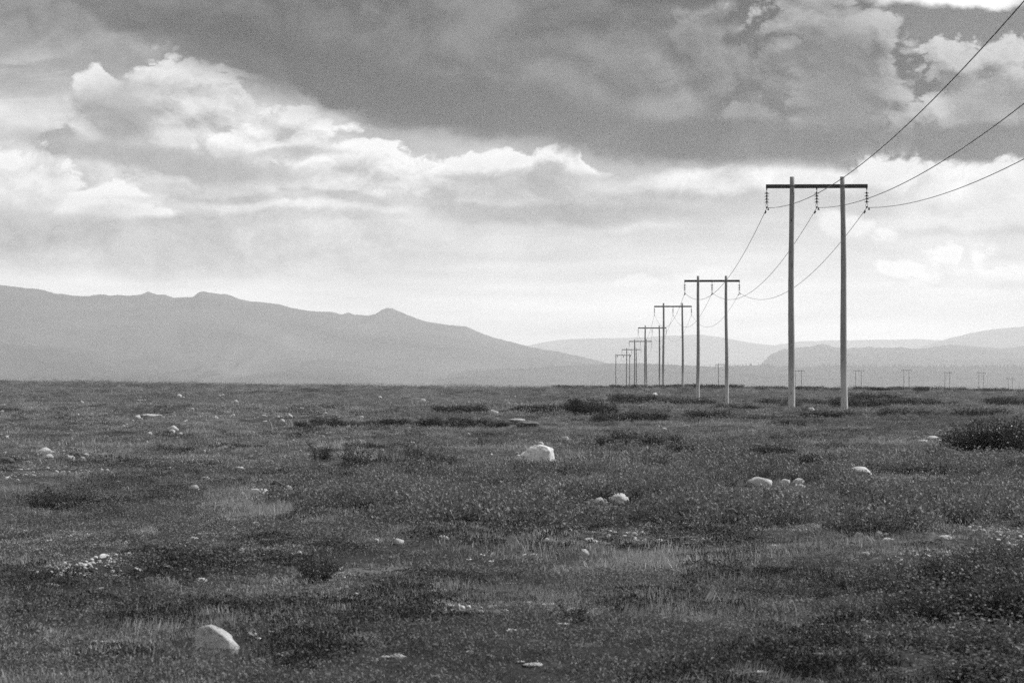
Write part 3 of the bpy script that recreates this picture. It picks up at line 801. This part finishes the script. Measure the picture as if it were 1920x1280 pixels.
# ------------------------------------------------------------------ plants
def leaf_material(name, base, vary=.03, gloss=.35, trans=.25, rough=.5, P_scale=3.0):
    m = bpy.data.materials.new(name); m.use_nodes = True; t = m.node_tree; X.t = t
    p = t.nodes['Principled BSDF']; p.inputs['Roughness'].default_value = rough; p.inputs['Specular IOR Level'].default_value = gloss
    v = base + (obj_random() - .5) * vary + (noise(position(), P_scale, 3, .6) - .5) * vary * 1.6 + (noise(position(), .35, 4, .6) - .5) * vary * 2.8
    v = X.m('MAXIMUM', v, .012)
    set_grey(t, p, v)
    if trans:
        tr = t.nodes.new('ShaderNodeBsdfTranslucent'); c = t.nodes.new('ShaderNodeCombineColor')
        for i in range(3): t.links.new(v.k, c.inputs[i])
        t.links.new(c.outputs[0], tr.inputs['Color'])
        mx = t.nodes.new('ShaderNodeMixShader'); mx.inputs[0].default_value = trans
        t.links.new(p.outputs[0], mx.inputs[1]); t.links.new(tr.outputs[0], mx.inputs[2])
        t.links.new(mx.outputs[0], t.nodes['Material Output'].inputs['Surface'])
    return m
GRASS = leaf_material('heath_grass', .29, .16, .1, .15, .7)
MAT_ = leaf_material('crowberry_mat', .12, .06, .15, .15, .6)
HEATHER = leaf_material('heather', .035, .02, .1, .05, .7)
LICHEN = leaf_material('reindeer_lichen', .25, .12, .05, .0, .9)
BIRCH = leaf_material('dwarf_birch_leaf', .16, .07, .05, .15, .45)
WILLOW = leaf_material('willow_leaf', .11, .06, .12, .2, .5, 9)
DKWIL = leaf_material('dark_willow_leaf', .04, .02, .3, .15, .45, 9)
JUNI = leaf_material('juniper_needles', .042, .025, .15, .1, .6, 6)
TWIG = plain_material('dark_twig', .04, .9, 0, .03)
DEAD = plain_material('bleached_dead_wood', .42, .9, 0, .2)
NP = np.random.RandomState(12)

def blades(n, rad, h0, h1, w, lean=.5):
    a = NP.uniform(0, 6.283, n); r = rad * np.sqrt(NP.random_sample(n)); b = np.stack([r * np.cos(a), r * np.sin(a), 0 * a - .03], 1)
    h = NP.uniform(h0, h1, n) * (1 - .45 * (r / rad) ** 2); th = NP.uniform(0, 6.283, n)
    l = NP.uniform(.05, lean, n) * h; tip = b + np.stack([l * np.cos(th), l * np.sin(th), h + .03], 1)
    ph = NP.uniform(0, 3.14, n); s = np.stack([np.cos(ph), np.sin(ph), 0 * ph], 1) * (w * NP.uniform(.6, 1.3, n))[:, None] * .5
    mid = (b + tip) / 2 + np.stack([-l * np.cos(th) * .2, -l * np.sin(th) * .2, h * .06], 1)
    v = np.concatenate([b - s, b + s, mid + s * .8, mid - s * .8, tip]); i = np.arange(n)
    f = np.concatenate([np.stack([i, i + n, i + 2 * n], 1), np.stack([i, i + 2 * n, i + 3 * n], 1), np.stack([i + 3 * n, i + 2 * n, i + 4 * n], 1)])
    return v, f
def leaves(c, d, ln, wd):
    """diamond leaves folded along the rib: centres c, directions d (unit)"""
    n = len(c); ref = NP.normal(size=(n, 3)); s = np.cross(d, ref); s /= np.maximum(np.linalg.norm(s, axis=1, keepdims=True), 1e-6)
    up = np.cross(s, d); ln = np.broadcast_to(ln, (n,))[:, None]; wd = np.broadcast_to(wd, (n,))[:, None]
    v = np.concatenate([c - d * ln * .5, c + s * wd * .5 + up * wd * .18, c + d * ln * .5, c - s * wd * .5 + up * wd * .18]); i = np.arange(n)
    f = np.concatenate([np.stack([i, i + n, i + 2 * n], 1), np.stack([i, i + 2 * n, i + 3 * n], 1)])
    return v, f
def unit(v): return v / np.maximum(np.linalg.norm(v, axis=1, keepdims=True), 1e-9)
def cat(*ps):
    V, F, o = [], [], 0
    for v, f in ps: V.append(v); F.append(np.asarray(f) + o); o += len(v)
    return np.vstack(V), np.vstack(F)
def twig_tris(paths, r):
    """three-sided twigs as triangles"""
    V, F, o = [], [], 0
    for p in paths:
        v, f = tube(p, np.linspace(r, r * .4, len(p)), 3, False)
        v = np.array(v); f = np.array(f); V.append(v); F.append(np.vstack([f[:, [0, 1, 2]], f[:, [0, 2, 3]]]) + o); o += len(v)
    return np.vstack(V), np.vstack(F)
def mat_patch(n, rad, h, ln):
    a = NP.uniform(0, 6.283, n); r = rad * np.sqrt(NP.random_sample(n)); z = h * NP.random_sample(n) ** .7 * (1 - .8 * (r / rad) ** 2)
    c = np.stack([r * np.cos(a), r * np.sin(a), z], 1); d = unit(NP.normal(size=(n, 3)) + (0, 0, .7))
    return leaves(c, d, NP.uniform(.6, 1.3, n) * ln, NP.uniform(.5, 1.1, n) * ln * .5)
def shoots(nstem, rad, h0, h1, leafn, ln, spread=.6, wiggle=.12, base=.3):
    """upright twigs with leaves: returns (leaf geometry, twig geometry)"""
    C, Dv, paths = [], [], []
    for _ in range(nstem):
        a = NP.uniform(0, 6.283); r = rad * base * math.sqrt(NP.random_sample()); h = NP.uniform(h0, h1)
        p0 = np.array([r * math.cos(a), r * math.sin(a), -.04]); out = rad * NP.uniform(.3, 1) * spread
        k = 6; u = np.linspace(0, 1, k)[:, None]
        p1 = np.array([(r + out) * math.cos(a), (r + out) * math.sin(a), h * (1 - .35 * (out / max(rad, .01)) ** 2)])
        path = p0 + (p1 - p0) * np.concatenate([u ** .8, u ** .8, u ** 1.25], 1) + NP.normal(size=(k, 3)) * wiggle * h * .4 * u
        paths.append(path)
        uu = NP.uniform(.18, 1.0, leafn) ** .8; ii = np.minimum((uu * (k - 1)).astype(int), k - 2); fr = (uu * (k - 1) - ii)[:, None]
        q = path[ii] * (1 - fr) + path[ii + 1] * fr
        dd = unit(NP.normal(size=(leafn, 3)) + (0, 0, .55)); C.append(q + dd * ln * .9 + NP.normal(size=(leafn, 3)) * ln * .8); Dv.append(dd)
    C = np.vstack(C); Dv = np.vstack(Dv); n = len(C)
    return leaves(C, Dv, NP.uniform(.65, 1.25, n) * ln, NP.uniform(.45, .75, n) * ln), twig_tris(paths, max(.004, h1 * .012))

# --- ground cover spread by instancing (nobody could count it)
def cover(name, sources, pts, rot, scl, label, cat_):
    src = bpy.data.collections.new(name + '_sources')
    for k, (vf, mats) in enumerate(sources):
        o = mesh_obj(name + '_source', vf[0], vf[1], mats[0], link=False, smooth=False)
        for q in mats[1:]: o.data.materials.append(q)
        if len(vf) > 2: o.data.polygons.foreach_set('material_index', vf[2])
        src.objects.link(o)
    me = bpy.data.meshes.new(name); me.vertices.add(len(pts)); me.vertices.foreach_set('co', np.asarray(pts, np.float32).ravel())
    for nm, ty, dat in (('rot', 'FLOAT_VECTOR', rot), ('scl', 'FLOAT_VECTOR', scl)):
        at_ = me.attributes.new(nm, ty, 'POINT'); at_.data.foreach_set('vector', np.asarray(dat, np.float32).ravel())
    ix = me.attributes.new('idx', 'INT', 'POINT'); ix.data.foreach_set('value', NP.randint(0, len(sources), len(pts)).astype(np.int32))
    o = bpy.data.objects.new(name, me); COL.objects.link(o)
    ng = bpy.data.node_groups.new(name, 'GeometryNodeTree')
    ng.interface.new_socket('Geometry', in_out='INPUT', socket_type='NodeSocketGeometry'); ng.interface.new_socket('Geometry', in_out='OUTPUT', socket_type='NodeSocketGeometry')
    N = ng.nodes; gi = N.new('NodeGroupInput'); go = N.new('NodeGroupOutput'); ip = N.new('GeometryNodeInstanceOnPoints'); ci = N.new('GeometryNodeCollectionInfo')
    ci.inputs['Collection'].default_value = src; ci.inputs['Separate Children'].default_value = True; ci.inputs['Reset Children'].default_value = True
    def named(nm, ty):
        n = N.new('GeometryNodeInputNamedAttribute'); n.data_type = ty; n.inputs['Name'].default_value = nm; return n.outputs['Attribute']
    ip.inputs['Pick Instance'].default_value = True
    L = ng.links.new
    e2r = N.new('FunctionNodeEulerToRotation'); L(named('rot', 'FLOAT_VECTOR'), e2r.inputs[0]); L(e2r.outputs[0], ip.inputs['Rotation'])
    L(named('scl', 'FLOAT_VECTOR'), ip.inputs['Scale']); L(named('idx', 'INT'), ip.inputs['Instance Index'])
    L(gi.outputs[0], ip.inputs['Points']); L(ci.outputs[0], ip.inputs['Instance']); L(ip.outputs[0], go.inputs[0])
    md = o.modifiers.new('spread', 'NODES'); md.node_group = ng
    tag(o, label, cat_, kind='stuff')
    return o
def scatter(bands, half=.29):
    """bands: (d0, d1, per m2, width scale, height scale)"""
    P, S = [], []
    for d0, d1, lam, sw, sh in bands:
        n = int(half * (d1 * d1 - d0 * d0) * lam)
        y = np.sqrt(NP.uniform(d0 * d0, d1 * d1, n)); x = NP.uniform(-half, half, n) * y
        P.append(np.stack([x, y], 1)); t = (y - d0) / (d1 - d0)
        S.append(np.stack([np.full(n, sw), np.full(n, sw), np.full(n, sh)], 1))
    P = np.vstack(P); S = np.vstack(S) * NP.uniform(.7, 1.35, (len(P), 1))
    return P[:, 0], P[:, 1], S
def to_px(x, y, z): return 960 + FPX * x / y, HOR - FPX * (z - EYE) / y
def rand_rot(n, tilt=.15): return np.stack([NP.normal(size=n) * tilt, NP.normal(size=n) * tilt, NP.uniform(0, 6.283, n)], 1)
def bare_mask(x, y):
    return fbm(x / 2.3 + 40, y / 4.5, 71, 4, .55) * .7 + fbm(x / 11, y / 22, 77, 2) * .3

BANDS = [(9, 22, 44, 1.0, 1.0), (22, 45, 22, 1.35, 1.0), (45, 100, 8.5, 2.1, 1.0), (100, 200, 2.6, 3.6, 1.0), (200, 340, 1.0, 5.5, 1.1), (340, 800, .12, 9, 1.5)]
def clear_mask(x, y, p=.85, reach=1.0, wmin=0):
    """False where a stone should show"""
    k = np.ones(len(x), bool)
    for a, b, w, fr, wp in CLEAR:
        if wp < wmin: continue
        fr = fr * reach
        k &= ~((np.abs(x - a) < w * 1.05) & (y > b - fr) & (y < b + w * 1.2))
    px, py = to_px(x, y, H(x, y, False))
    k &= ~(np.hypot((px - 1850) / 230, (py - 1185) / 120) < 1)
    return k | (NP.random_sample(len(x)) > p)
x, y, S = scatter(BANDS)
bm_ = bare_mask(x, y); kind = fbm(x / 3.1, y / 3.1 + 9, 91, 3)
z = H(x, y)
near = sst(y, 34, 14) * .06  # less pale grass up close: cloud shade put into the plant tones
keep = (bm_ < .55) & (kind > .43 + near + .06 * NP.normal(size=len(x))) & clear_mask(x, y)
S2 = S * (1, 1, 1) * np.stack([np.ones(len(x))] * 2 + [.25 + 2.2 * np.clip(fbm(x / 1.6, y / 3, 95, 3) - .25, 0, 1) ** 1.3 * 1.6], 1)
cover('grass', [(cat(blades(110, .26, .015, .055, .0055, .9), blades(5, .2, .05, .11, .004, .6)), [GRASS]) for _ in range(5)], np.stack([x, y, z], 1)[keep], rand_rot(keep.sum()), S2[keep], 'short wind-bent grass covering the heath', 'grass')
x, y, S = scatter([(a, b, l * .8, w, h) for a, b, l, w, h in BANDS])
bm_ = bare_mask(x, y); kind = fbm(x / 3.1, y / 3.1 + 9, 91, 3); z = H(x, y)
keep = (bm_ < .56) & (kind < .53 + sst(y, 34, 14) * .06 + .06 * NP.normal(size=len(x))) & clear_mask(x, y)  # more dark mats up close, the same cloud shade given by plant colour
cover('heath_plants', [(mat_patch(170, .27, .05, .022), [MAT_]) for _ in range(5)], np.stack([x, y, z], 1)[keep], rand_rot(keep.sum()), S[keep], 'low crowberry and moss mats covering the ground', 'ground cover')
# dark heather clumps and pale lichen
x, y, S = scatter([(9, 22, 40, .8, 1.0), (22, 45, 20, 1.1, 1.0), (45, 100, 8, 1.7, 1.1), (100, 200, 2.4, 2.8, 1.2), (200, 340, .8, 4.5, 1.3)])
ck = fbm(x / 1.1 + 7, y / 2.6, 181, 3) * .75 + fbm(x / 7, y / 16, 187, 2) * .25; keep = (ck > .59 - .03 * sst(y, 34, 16) + .015 * NP.normal(size=len(x))) & (bare_mask(x, y) < .57) & clear_mask(x, y)  # denser dark heather up close adds to the cloud shade painted with plants
cover('heather', [(mat_patch(200, .22, .075, .024), [HEATHER]) for _ in range(4)], np.stack([x, y, H(x, y)], 1)[keep], rand_rot(keep.sum()), S[keep], 'dark heather clumps growing over the heath', 'heather')
x, y, S = scatter([(9, 22, 40, .6, 1.0), (22, 45, 20, .9, 1.0), (45, 100, 8, 1.4, 1.1), (100, 200, 2.4, 2.4, 1.2), (200, 340, .8, 3.6, 1.3)])
ck = bare_mask(x, y) + .02 * NP.normal(size=len(x)); keep = (ck > .552) & clear_mask(x, y)
cover('lichen', [(mat_patch(150, .2, .05, .02), [LICHEN]) for _ in range(4)], np.stack([x, y, H(x, y)], 1)[keep], rand_rot(keep.sum()), S[keep] * NP.uniform(.5, 1, (keep.sum(), 1)), 'pale reindeer lichen in thin patches between the plants', 'lichen')
# tussocks
x, y, S = scatter([(9, 22, 5, .8, 1.0), (22, 45, 3.2, 1.0, 1.0), (45, 100, 1.6, 1.4, 1.1), (100, 200, .7, 1.9, 1.2), (200, 340, .35, 2.6, 1.3)])
fx = np.concatenate([POS[k_][0] + o_ + NP.normal(size=26) * .28 for k_ in (0, 1) for o_ in (-1.27, 1.3)]); fy = np.concatenate([POS[k_][1] - .1 + NP.normal(size=26) * .35 for k_ in (0, 1) for o_ in (0, 1)])
x = np.concatenate([x, fx]); y = np.concatenate([y, fy]); S = np.vstack([S, NP.uniform(1.0, 2.2, (len(fx), 1)) * np.ones((1, 3))]); foot = np.arange(len(x)) >= len(x) - len(fx)
tk = fbm(x / 2.4, y / 3.4, 171, 3); keep = (tk > .54) & (bare_mask(x, y) < .56) & clear_mask(x, y, .95, 2.0) | foot
cover('tussocks', [(blades(150, .15, .04, .13, .006, 1.1), [GRASS if k_ % 2 else MAT_]) for k_ in range(4)], np.stack([x, y, H(x, y)], 1)[keep], rand_rot(keep.sum()), S[keep], 'coarse grass tussocks dotted over the heath', 'grass')
# pebbles in the bare patches
x, y, S = scatter([(9, 30, 60, 1, 1), (30, 80, 14, 1.4, 1.0), (80, 200, 2.4, 2.4, 1.2)])
bm_ = bare_mask(x, y); keep = (bm_ > .60 + .02 * NP.normal(size=len(x)))
x, y, S = x[keep], y[keep], S[keep]
ex, ey, eS = scatter([(9, 30, 2.2, 2.2, .8), (30, 80, .5, 2.8, 1.0), (80, 200, .10, 4.0, 1.3)])
ek = fbm(ex / 1.6, ey / 4, 211, 3) > .53
x = np.concatenate([x, ex[ek]]); y = np.concatenate([y, ey[ek]]); S = np.vstack([S, eS[ek]])
# a heap next to the long slab
hx, hy, hz = at(160, 1070); k = 160
x = np.concatenate([x, hx + NP.normal(size=k) * .16]); y = np.concatenate([y, hy + NP.normal(size=k) * .7]); S = np.vstack([S, np.ones((k, 3))])
peb = []
for s in range(6):
    v, f = _ICO[2]; r_ = rock_mesh(500 + s, 2, 6, .15, (1, .9, .6)); vv = np.array([q.co[:] for q in r_.vertices]); peb.append(((vv * .032, f), [ST_PALE if s % 2 else ST_GREY]))
cover('pebbles', peb, np.stack([x, y, H(x, y)], 1), rand_rot(len(x)), S * NP.uniform(.25, 1.1, (len(x), 1)) * (1.3, 1.3, 1), 'pale pebbles and gravel in the bare patches', 'pebbles')

# --- dwarf birch thickets: (px, py, rx, ry, plants per m2 at the middle, height)
THICK = [(760, 930, 260, 50, 1, 1.15), (1000, 965, 330, 30, 1.4, 1.45), (1250, 930, 360, 60, 1.3, 1.25), (1600, 940, 380, 60, 1.3, 1.4), (1830, 920, 200, 60, 1.3, 1.4), (1280, 855, 200, 28, 1.3, 1.2), (1500, 870, 200, 22, 1.1, 1.0),
         (1100, 895, 130, 25, .8, .9), (650, 890, 130, 25, .8, .9), (1550, 980, 420, 20, 1.2, 1.5), (330, 865, 90, 18, .5, .8), (300, 915, 330, 22, .35, .7), (150, 950, 140, 16, .5, .8),
         (1300, 780, 400, 12, .7, .9), (1650, 790, 300, 16, .7, .9), (800, 790, 220, 14, .5, .8), (1650, 750, 320, 14, .6, .9), (1150, 745, 200, 10, .4, .8), (1500, 1100, 260, 40, .45, .7), (600, 1060, 120, 25, .35, .8), (880, 830, 200, 10, .25, .7)]
x, y, S = scatter([(9, 22, 26, .8, .8), (22, 45, 22, 1.0, 1.0), (45, 100, 9, 1.4, 1.0), (100, 200, 3.0, 2.0, 1.0), (200, 340, 1.2, 3.0, 1.2)], .25)
z = H(x, y); px, py = to_px(x, y, z)
den = np.zeros(len(x)); hgt = np.ones(len(x))
for a, b, rx, ry, dn, hh in THICK:
    q = np.clip(1.25 - np.hypot((px - a) / rx, (py - b) / ry) ** 2, 0, 1) * dn
    hgt = np.where(q > den, hh, hgt); den = np.maximum(den, q)
clump = fbm(x / 1.3, y / 2.2, 131, 3)
keep = (NP.random_sample(len(x)) < den * sst(clump, .46, .55)) & clear_mask(x, y, .92, 2.6, 6)
def birch_src():
    lf, tw = shoots(13, .26, .06, .19, 42, .028, .9)
    v, f = cat(lf, tw); mi = np.concatenate([np.zeros(len(lf[1]), np.int32), np.ones(len(tw[1]), np.int32)])
    return ((v, f, mi), [BIRCH, TWIG])
cover('dwarf_birch', [birch_src() for _ in range(6)], np.stack([x, y, z], 1)[keep], rand_rot(keep.sum(), .1), S[keep] * hgt[keep][:, None], 'knee-high dwarf birch thickets spreading over the heath', 'dwarf birch')

# --- single shrubs
def shrub_meshes(kind):
    if kind == 'willow':
        lf, tw = shoots(60, .5, .45, .95, 70, .05, .9, .10, .5); return lf, tw, DKWIL
    if kind == 'leafy':
        lf, tw = shoots(34, .5, .5, 1.0, 60, .055, .85, .15, .5); return lf, tw, WILLOW
    if kind == 'juniper':
        lf, tw = shoots(70, .5, .45, 1.0, 46, .075, .95, .1, .75); return lf, tw, JUNI
    if kind == 'sparse':
        lf, tw = shoots(34, .5, .4, 1.15, 44, .055, .95, .22, .4); return lf, tw, DKWIL
SHRUB = {}
for k in ('willow', 'leafy', 'juniper', 'sparse'):
    SHRUB[k] = []
    for s in range(3):
        lf, tw, mt = shrub_meshes(k)
        SHRUB[k].append((mesh_obj('foliage', lf[0], lf[1], mt, link=False).data, mesh_obj('stems', tw[0], tw[1], TWIG, link=False).data))
_rp = random.Random(8)
def shrub(name, kind, px, py, w, h, label, cat_, group=None, dist=None):
    x, y, z = at(px, py) if dist is None else spot(px, dist)
    s = 1 / PXM(y)
    e = bpy.data.objects.new(name, None); COL.objects.link(e); e.empty_display_size = .2
    dep = w * _rp.uniform(.7, 1.0)
    e.location = (x, y + dep * s * .3, float(H(x, y + dep * s * .3)) - .02); e.scale = (w * s, dep * s, h * s); e.rotation_euler = (0, 0, _rp.uniform(-.6, .6))
    a, b = _rp.choice(SHRUB[kind])
    part('foliage', a, e); part('stems', b, e)
    if kind in ('juniper', 'sparse') and dist is None:
        m_ = near_mark(px, py, SMARK); label = label % ('broad' if w > 52 else 'small' if w < 38 else 'middling', m_.replace('the feet of ', '').replace(' beside the juniper mats', ' with bleached feet')); group = group + ' close to ' + m_
    tag(e, label, cat_, group)
    return e
# the big dark willow
for px, py, w, h in ((1812, 860, 80, 76), (1850, 860, 100, 84), (1895, 862, 100, 92), (1950, 864, 110, 92)):
    shrub('willow_bush', 'willow', px, py, w, h, 'tall dark willow bush of the dense clump next to flat pale stones', 'bush', 'dark willow bushes of the dense clump')
for px, py, w, h in ((1850, 893, 80, 30), (1900, 896, 90, 40), (1940, 900, 70, 40)):
    shrub('willow_bush', 'leafy', px, py, w, h, 'loose leafy bush growing in front of the dark willow clump', 'bush', 'loose bushes in front of the willow clump')
# thicket of small glossy leaves
G = 'glossy willow bushes of the thicket'
for px, py, w, h in ((1640, 1120, 130, 62), (1720, 1110, 150, 70), (1800, 1110, 150, 76), (1890, 1110, 160, 80), (1700, 1165, 150, 70), (1790, 1170, 170, 84), (1880, 1175, 180, 90), (1960, 1170, 180, 90),
                     (1770, 1225, 170, 70), (1850, 1240, 190, 84), (1930, 1245, 190, 90), (1800, 1290, 200, 60), (1900, 1300, 220, 80), (1520, 1130, 110, 40), (1420, 1120, 100, 34), (1570, 1165, 110, 44), (1910, 1060, 110, 50), (1830, 1065, 100, 40)):
    shrub('dwarf_willow', 'leafy', px, py, w, h * 1.25, 'dwarf willow bush with small glossy leaves, %s' % ('at the birch-side edge of the thicket' if py < 1100 else 'apart from the thicket on its boulder side' if px < 1600 else 'in the upper half of the thicket' if py < 1180 else 'in the lower half of the thicket'), 'bush', G)
# junipers and dark shrubs
J = 'low dark juniper mats'
JL = '%s low dark juniper mat, close to %s'
for px, py, w, h in ((1100, 779, 44, 28), (1125, 780, 40, 22), (1085, 776, 30, 22), (1190, 757, 60, 16), (1165, 758, 36, 12), (1225, 757, 40, 13), (1165, 792, 60, 18), (1210, 790, 50, 14), (1135, 793, 30, 14),
                     (850, 778, 50, 16), (880, 777, 40, 16), (1000, 776, 50, 15), (1035, 775, 50, 14), (835, 804, 60, 18), (880, 803, 50, 18), (920, 801, 40, 12), (760, 802, 60, 16), (710, 802, 40, 12), (645, 804, 34, 14), (610, 800, 36, 16), (575, 803, 30, 12),
                     (1460, 762, 50, 14), (1480, 764, 30, 10), (1545, 760, 30, 9), (1519, 757, 26, 9), (1610, 767, 60, 20), (1640, 765, 50, 14), (1590, 768, 36, 18), (1690, 761, 50, 14), (1725, 760, 60, 12), (1760, 762, 50, 10), (1800, 766, 40, 7),
                     (1900, 762, 44, 16), (1880, 760, 40, 12), (1640, 752, 60, 14), (1500, 800, 60, 12), (1560, 786, 70, 14), (1440, 790, 60, 10), (1380, 770, 50, 12), (1300, 762, 50, 14), (1330, 785, 60, 14), (1700, 783, 60, 16), (1770, 785, 60, 12), (1850, 782, 70, 16),
                     (1150, 845, 40, 18), (1190, 842, 50, 22), (1240, 848, 50, 20), (1300, 860, 50, 18), (1360, 872, 46, 16), (1450, 862, 50, 18), (1540, 880, 60, 20), (1020, 886, 60, 14), (985, 884, 30, 14), (1075, 890, 24, 14), (1045, 908, 24, 12)):
    shrub('juniper', 'juniper', px, py, w * 1.2, h * (1.8 if py > 815 else 1.35), JL, 'juniper', J)
for i in range(46):      # crest
    px = 1060 + i * 19 + _rp.uniform(-9, 9)
    shrub('juniper', 'juniper', px, 0, (40, 24)[i % 2] + _rp.uniform(-4, 6), _rp.uniform(6, 13), '%s juniper on the hazy crest, %s' % (('broad', 'small')[i % 2], 'in front of the pylons near the corner' if px < 1250 else 'around the second pylon' if px < 1430 else 'around the pylon with bleached feet' if px < 1660 else 'beyond the long juniper mats'), 'juniper', 'junipers along the crest', dist=_rp.uniform(296, 330))
D = 'sparse dark shrubs with bare stems'
for px, py, w, h in ((720, 870, 24, 18), (752, 882, 20, 22), (775, 868, 34, 24), (815, 872, 26, 20), (840, 876, 24, 18), (790, 895, 50, 24), (80, 958, 60, 24), (125, 960, 70, 28), (185, 962, 70, 20), (590, 1092, 60, 40), (600, 865, 40, 24), (670, 885, 50, 34), (560, 908, 46, 16), (628, 905, 56, 22), (330, 852, 60, 12), (1370, 1090, 40, 26), (1440, 1080, 40, 20), (1690, 980, 60, 30), (1590, 985, 60, 24), (1790, 985, 70, 24), (905, 838, 20, 12), (1075, 1165, 50, 26), (985, 970, 60, 24), (880, 975, 60, 22), (1480, 990, 60, 20), (1250, 985, 60, 18)):
    shrub('sparse_shrub', 'sparse', px, py, w * 1.3, h * 1.7, '%s sparse dark shrub close to %s', 'shrub', D)

# --- dead wood
def dead_branch(px, py, length, lean, az, label, group=None, forks=2, r=.012, dist=None):
    x, y, z = at(px, py) if dist is None else spot(px, dist); L = length / PXM(y); rr = np.random.RandomState(int(px * 7 + py))
    k = 9; u = np.linspace(0, 1, k)
    p = np.stack([u * L * math.cos(lean) * math.cos(az), u * L * math.cos(lean) * math.sin(az), u * L * math.sin(lean)], 1) + rr.normal(size=(k, 3)) * L * .03 * u[:, None]
    parts = [tube(p, np.linspace(r, r * .4, k), 6)]
    for _ in range(forks):
        i = rr.randint(2, k - 2); q = p[i]; d = unit((p[-1] - p[0])[None] + rr.normal(size=(1, 3)) * L * .6)[0] * L * rr.uniform(.2, .45)
        parts.append(tube(np.stack([q + d * t + (0, 0, .03 * L * math.sin(3 * t)) for t in np.linspace(0, 1, 5)]), np.linspace(r * .6, r * .25, 5), 5))
    v, f = join(*parts)
    o = mesh_obj('dead_branch', v, f, DEAD); o.location = (x, y, z + .02 + (r if lean < .2 else 0))
    tag(o, label, 'branch', group); return o
DB = 'bleached dead stems by the junipers'
for px, py, l, le in ((512, 806, 20, 1.9), (521, 808, 9, 2.2), (543, 802, 16, 1.5), (548, 800, 14, 1.7), (556, 801, 14, 1.3), (563, 799, 12, 1.9), (572, 800, 16, 1.2), (580, 803, 14, 1.9), (590, 800, 14, 1.1), (537, 800, 12, 1.6), (602, 793, 16, 1.3), (606, 785, 12, 1.4), (660, 785, 12, 1.0), (675, 780, 8, .8)):
    dead_branch(px, py, l, le, 0, 'bleached dead stem sticking up beside the junipers', DB, 1, .016)
dead_branch(1054, 804, 14, .9, 0, 'straight bleached stick leaning near the dark broad slab', None, 0, .02)
dead_branch(1062, 786, 12, .5, 0, 'short forked bleached stick between dark juniper mats', None, 2, .02)
dead_branch(372, 1006, 44, .04, .2, 'long weathered branch lying flat on gravelly turf', None, 1, .012)
dead_branch(310, 1095, 60, .05, .1, 'crooked bleached branch lying next to the dark turf hollow', None, 3, .008)
dead_branch(285, 1262, 46, 1.45, 0, 'thin pale bare twig standing up from dark grass', None, 1, .0035)
dead_branch(1745, 920, 26, .35, 0, 'curved bleached branch poking out of the birch thicket', None, 1, .01)
dead_branch(1885, 950, 34, .2, 0, 'bleached bent branch lying on top of the birch thicket', None, 1, .01)
dead_branch(1640, 790, 26, 2.6, 0, 'slanting bleached stick beside the juniper at the pylon foot', None, 1, .02)
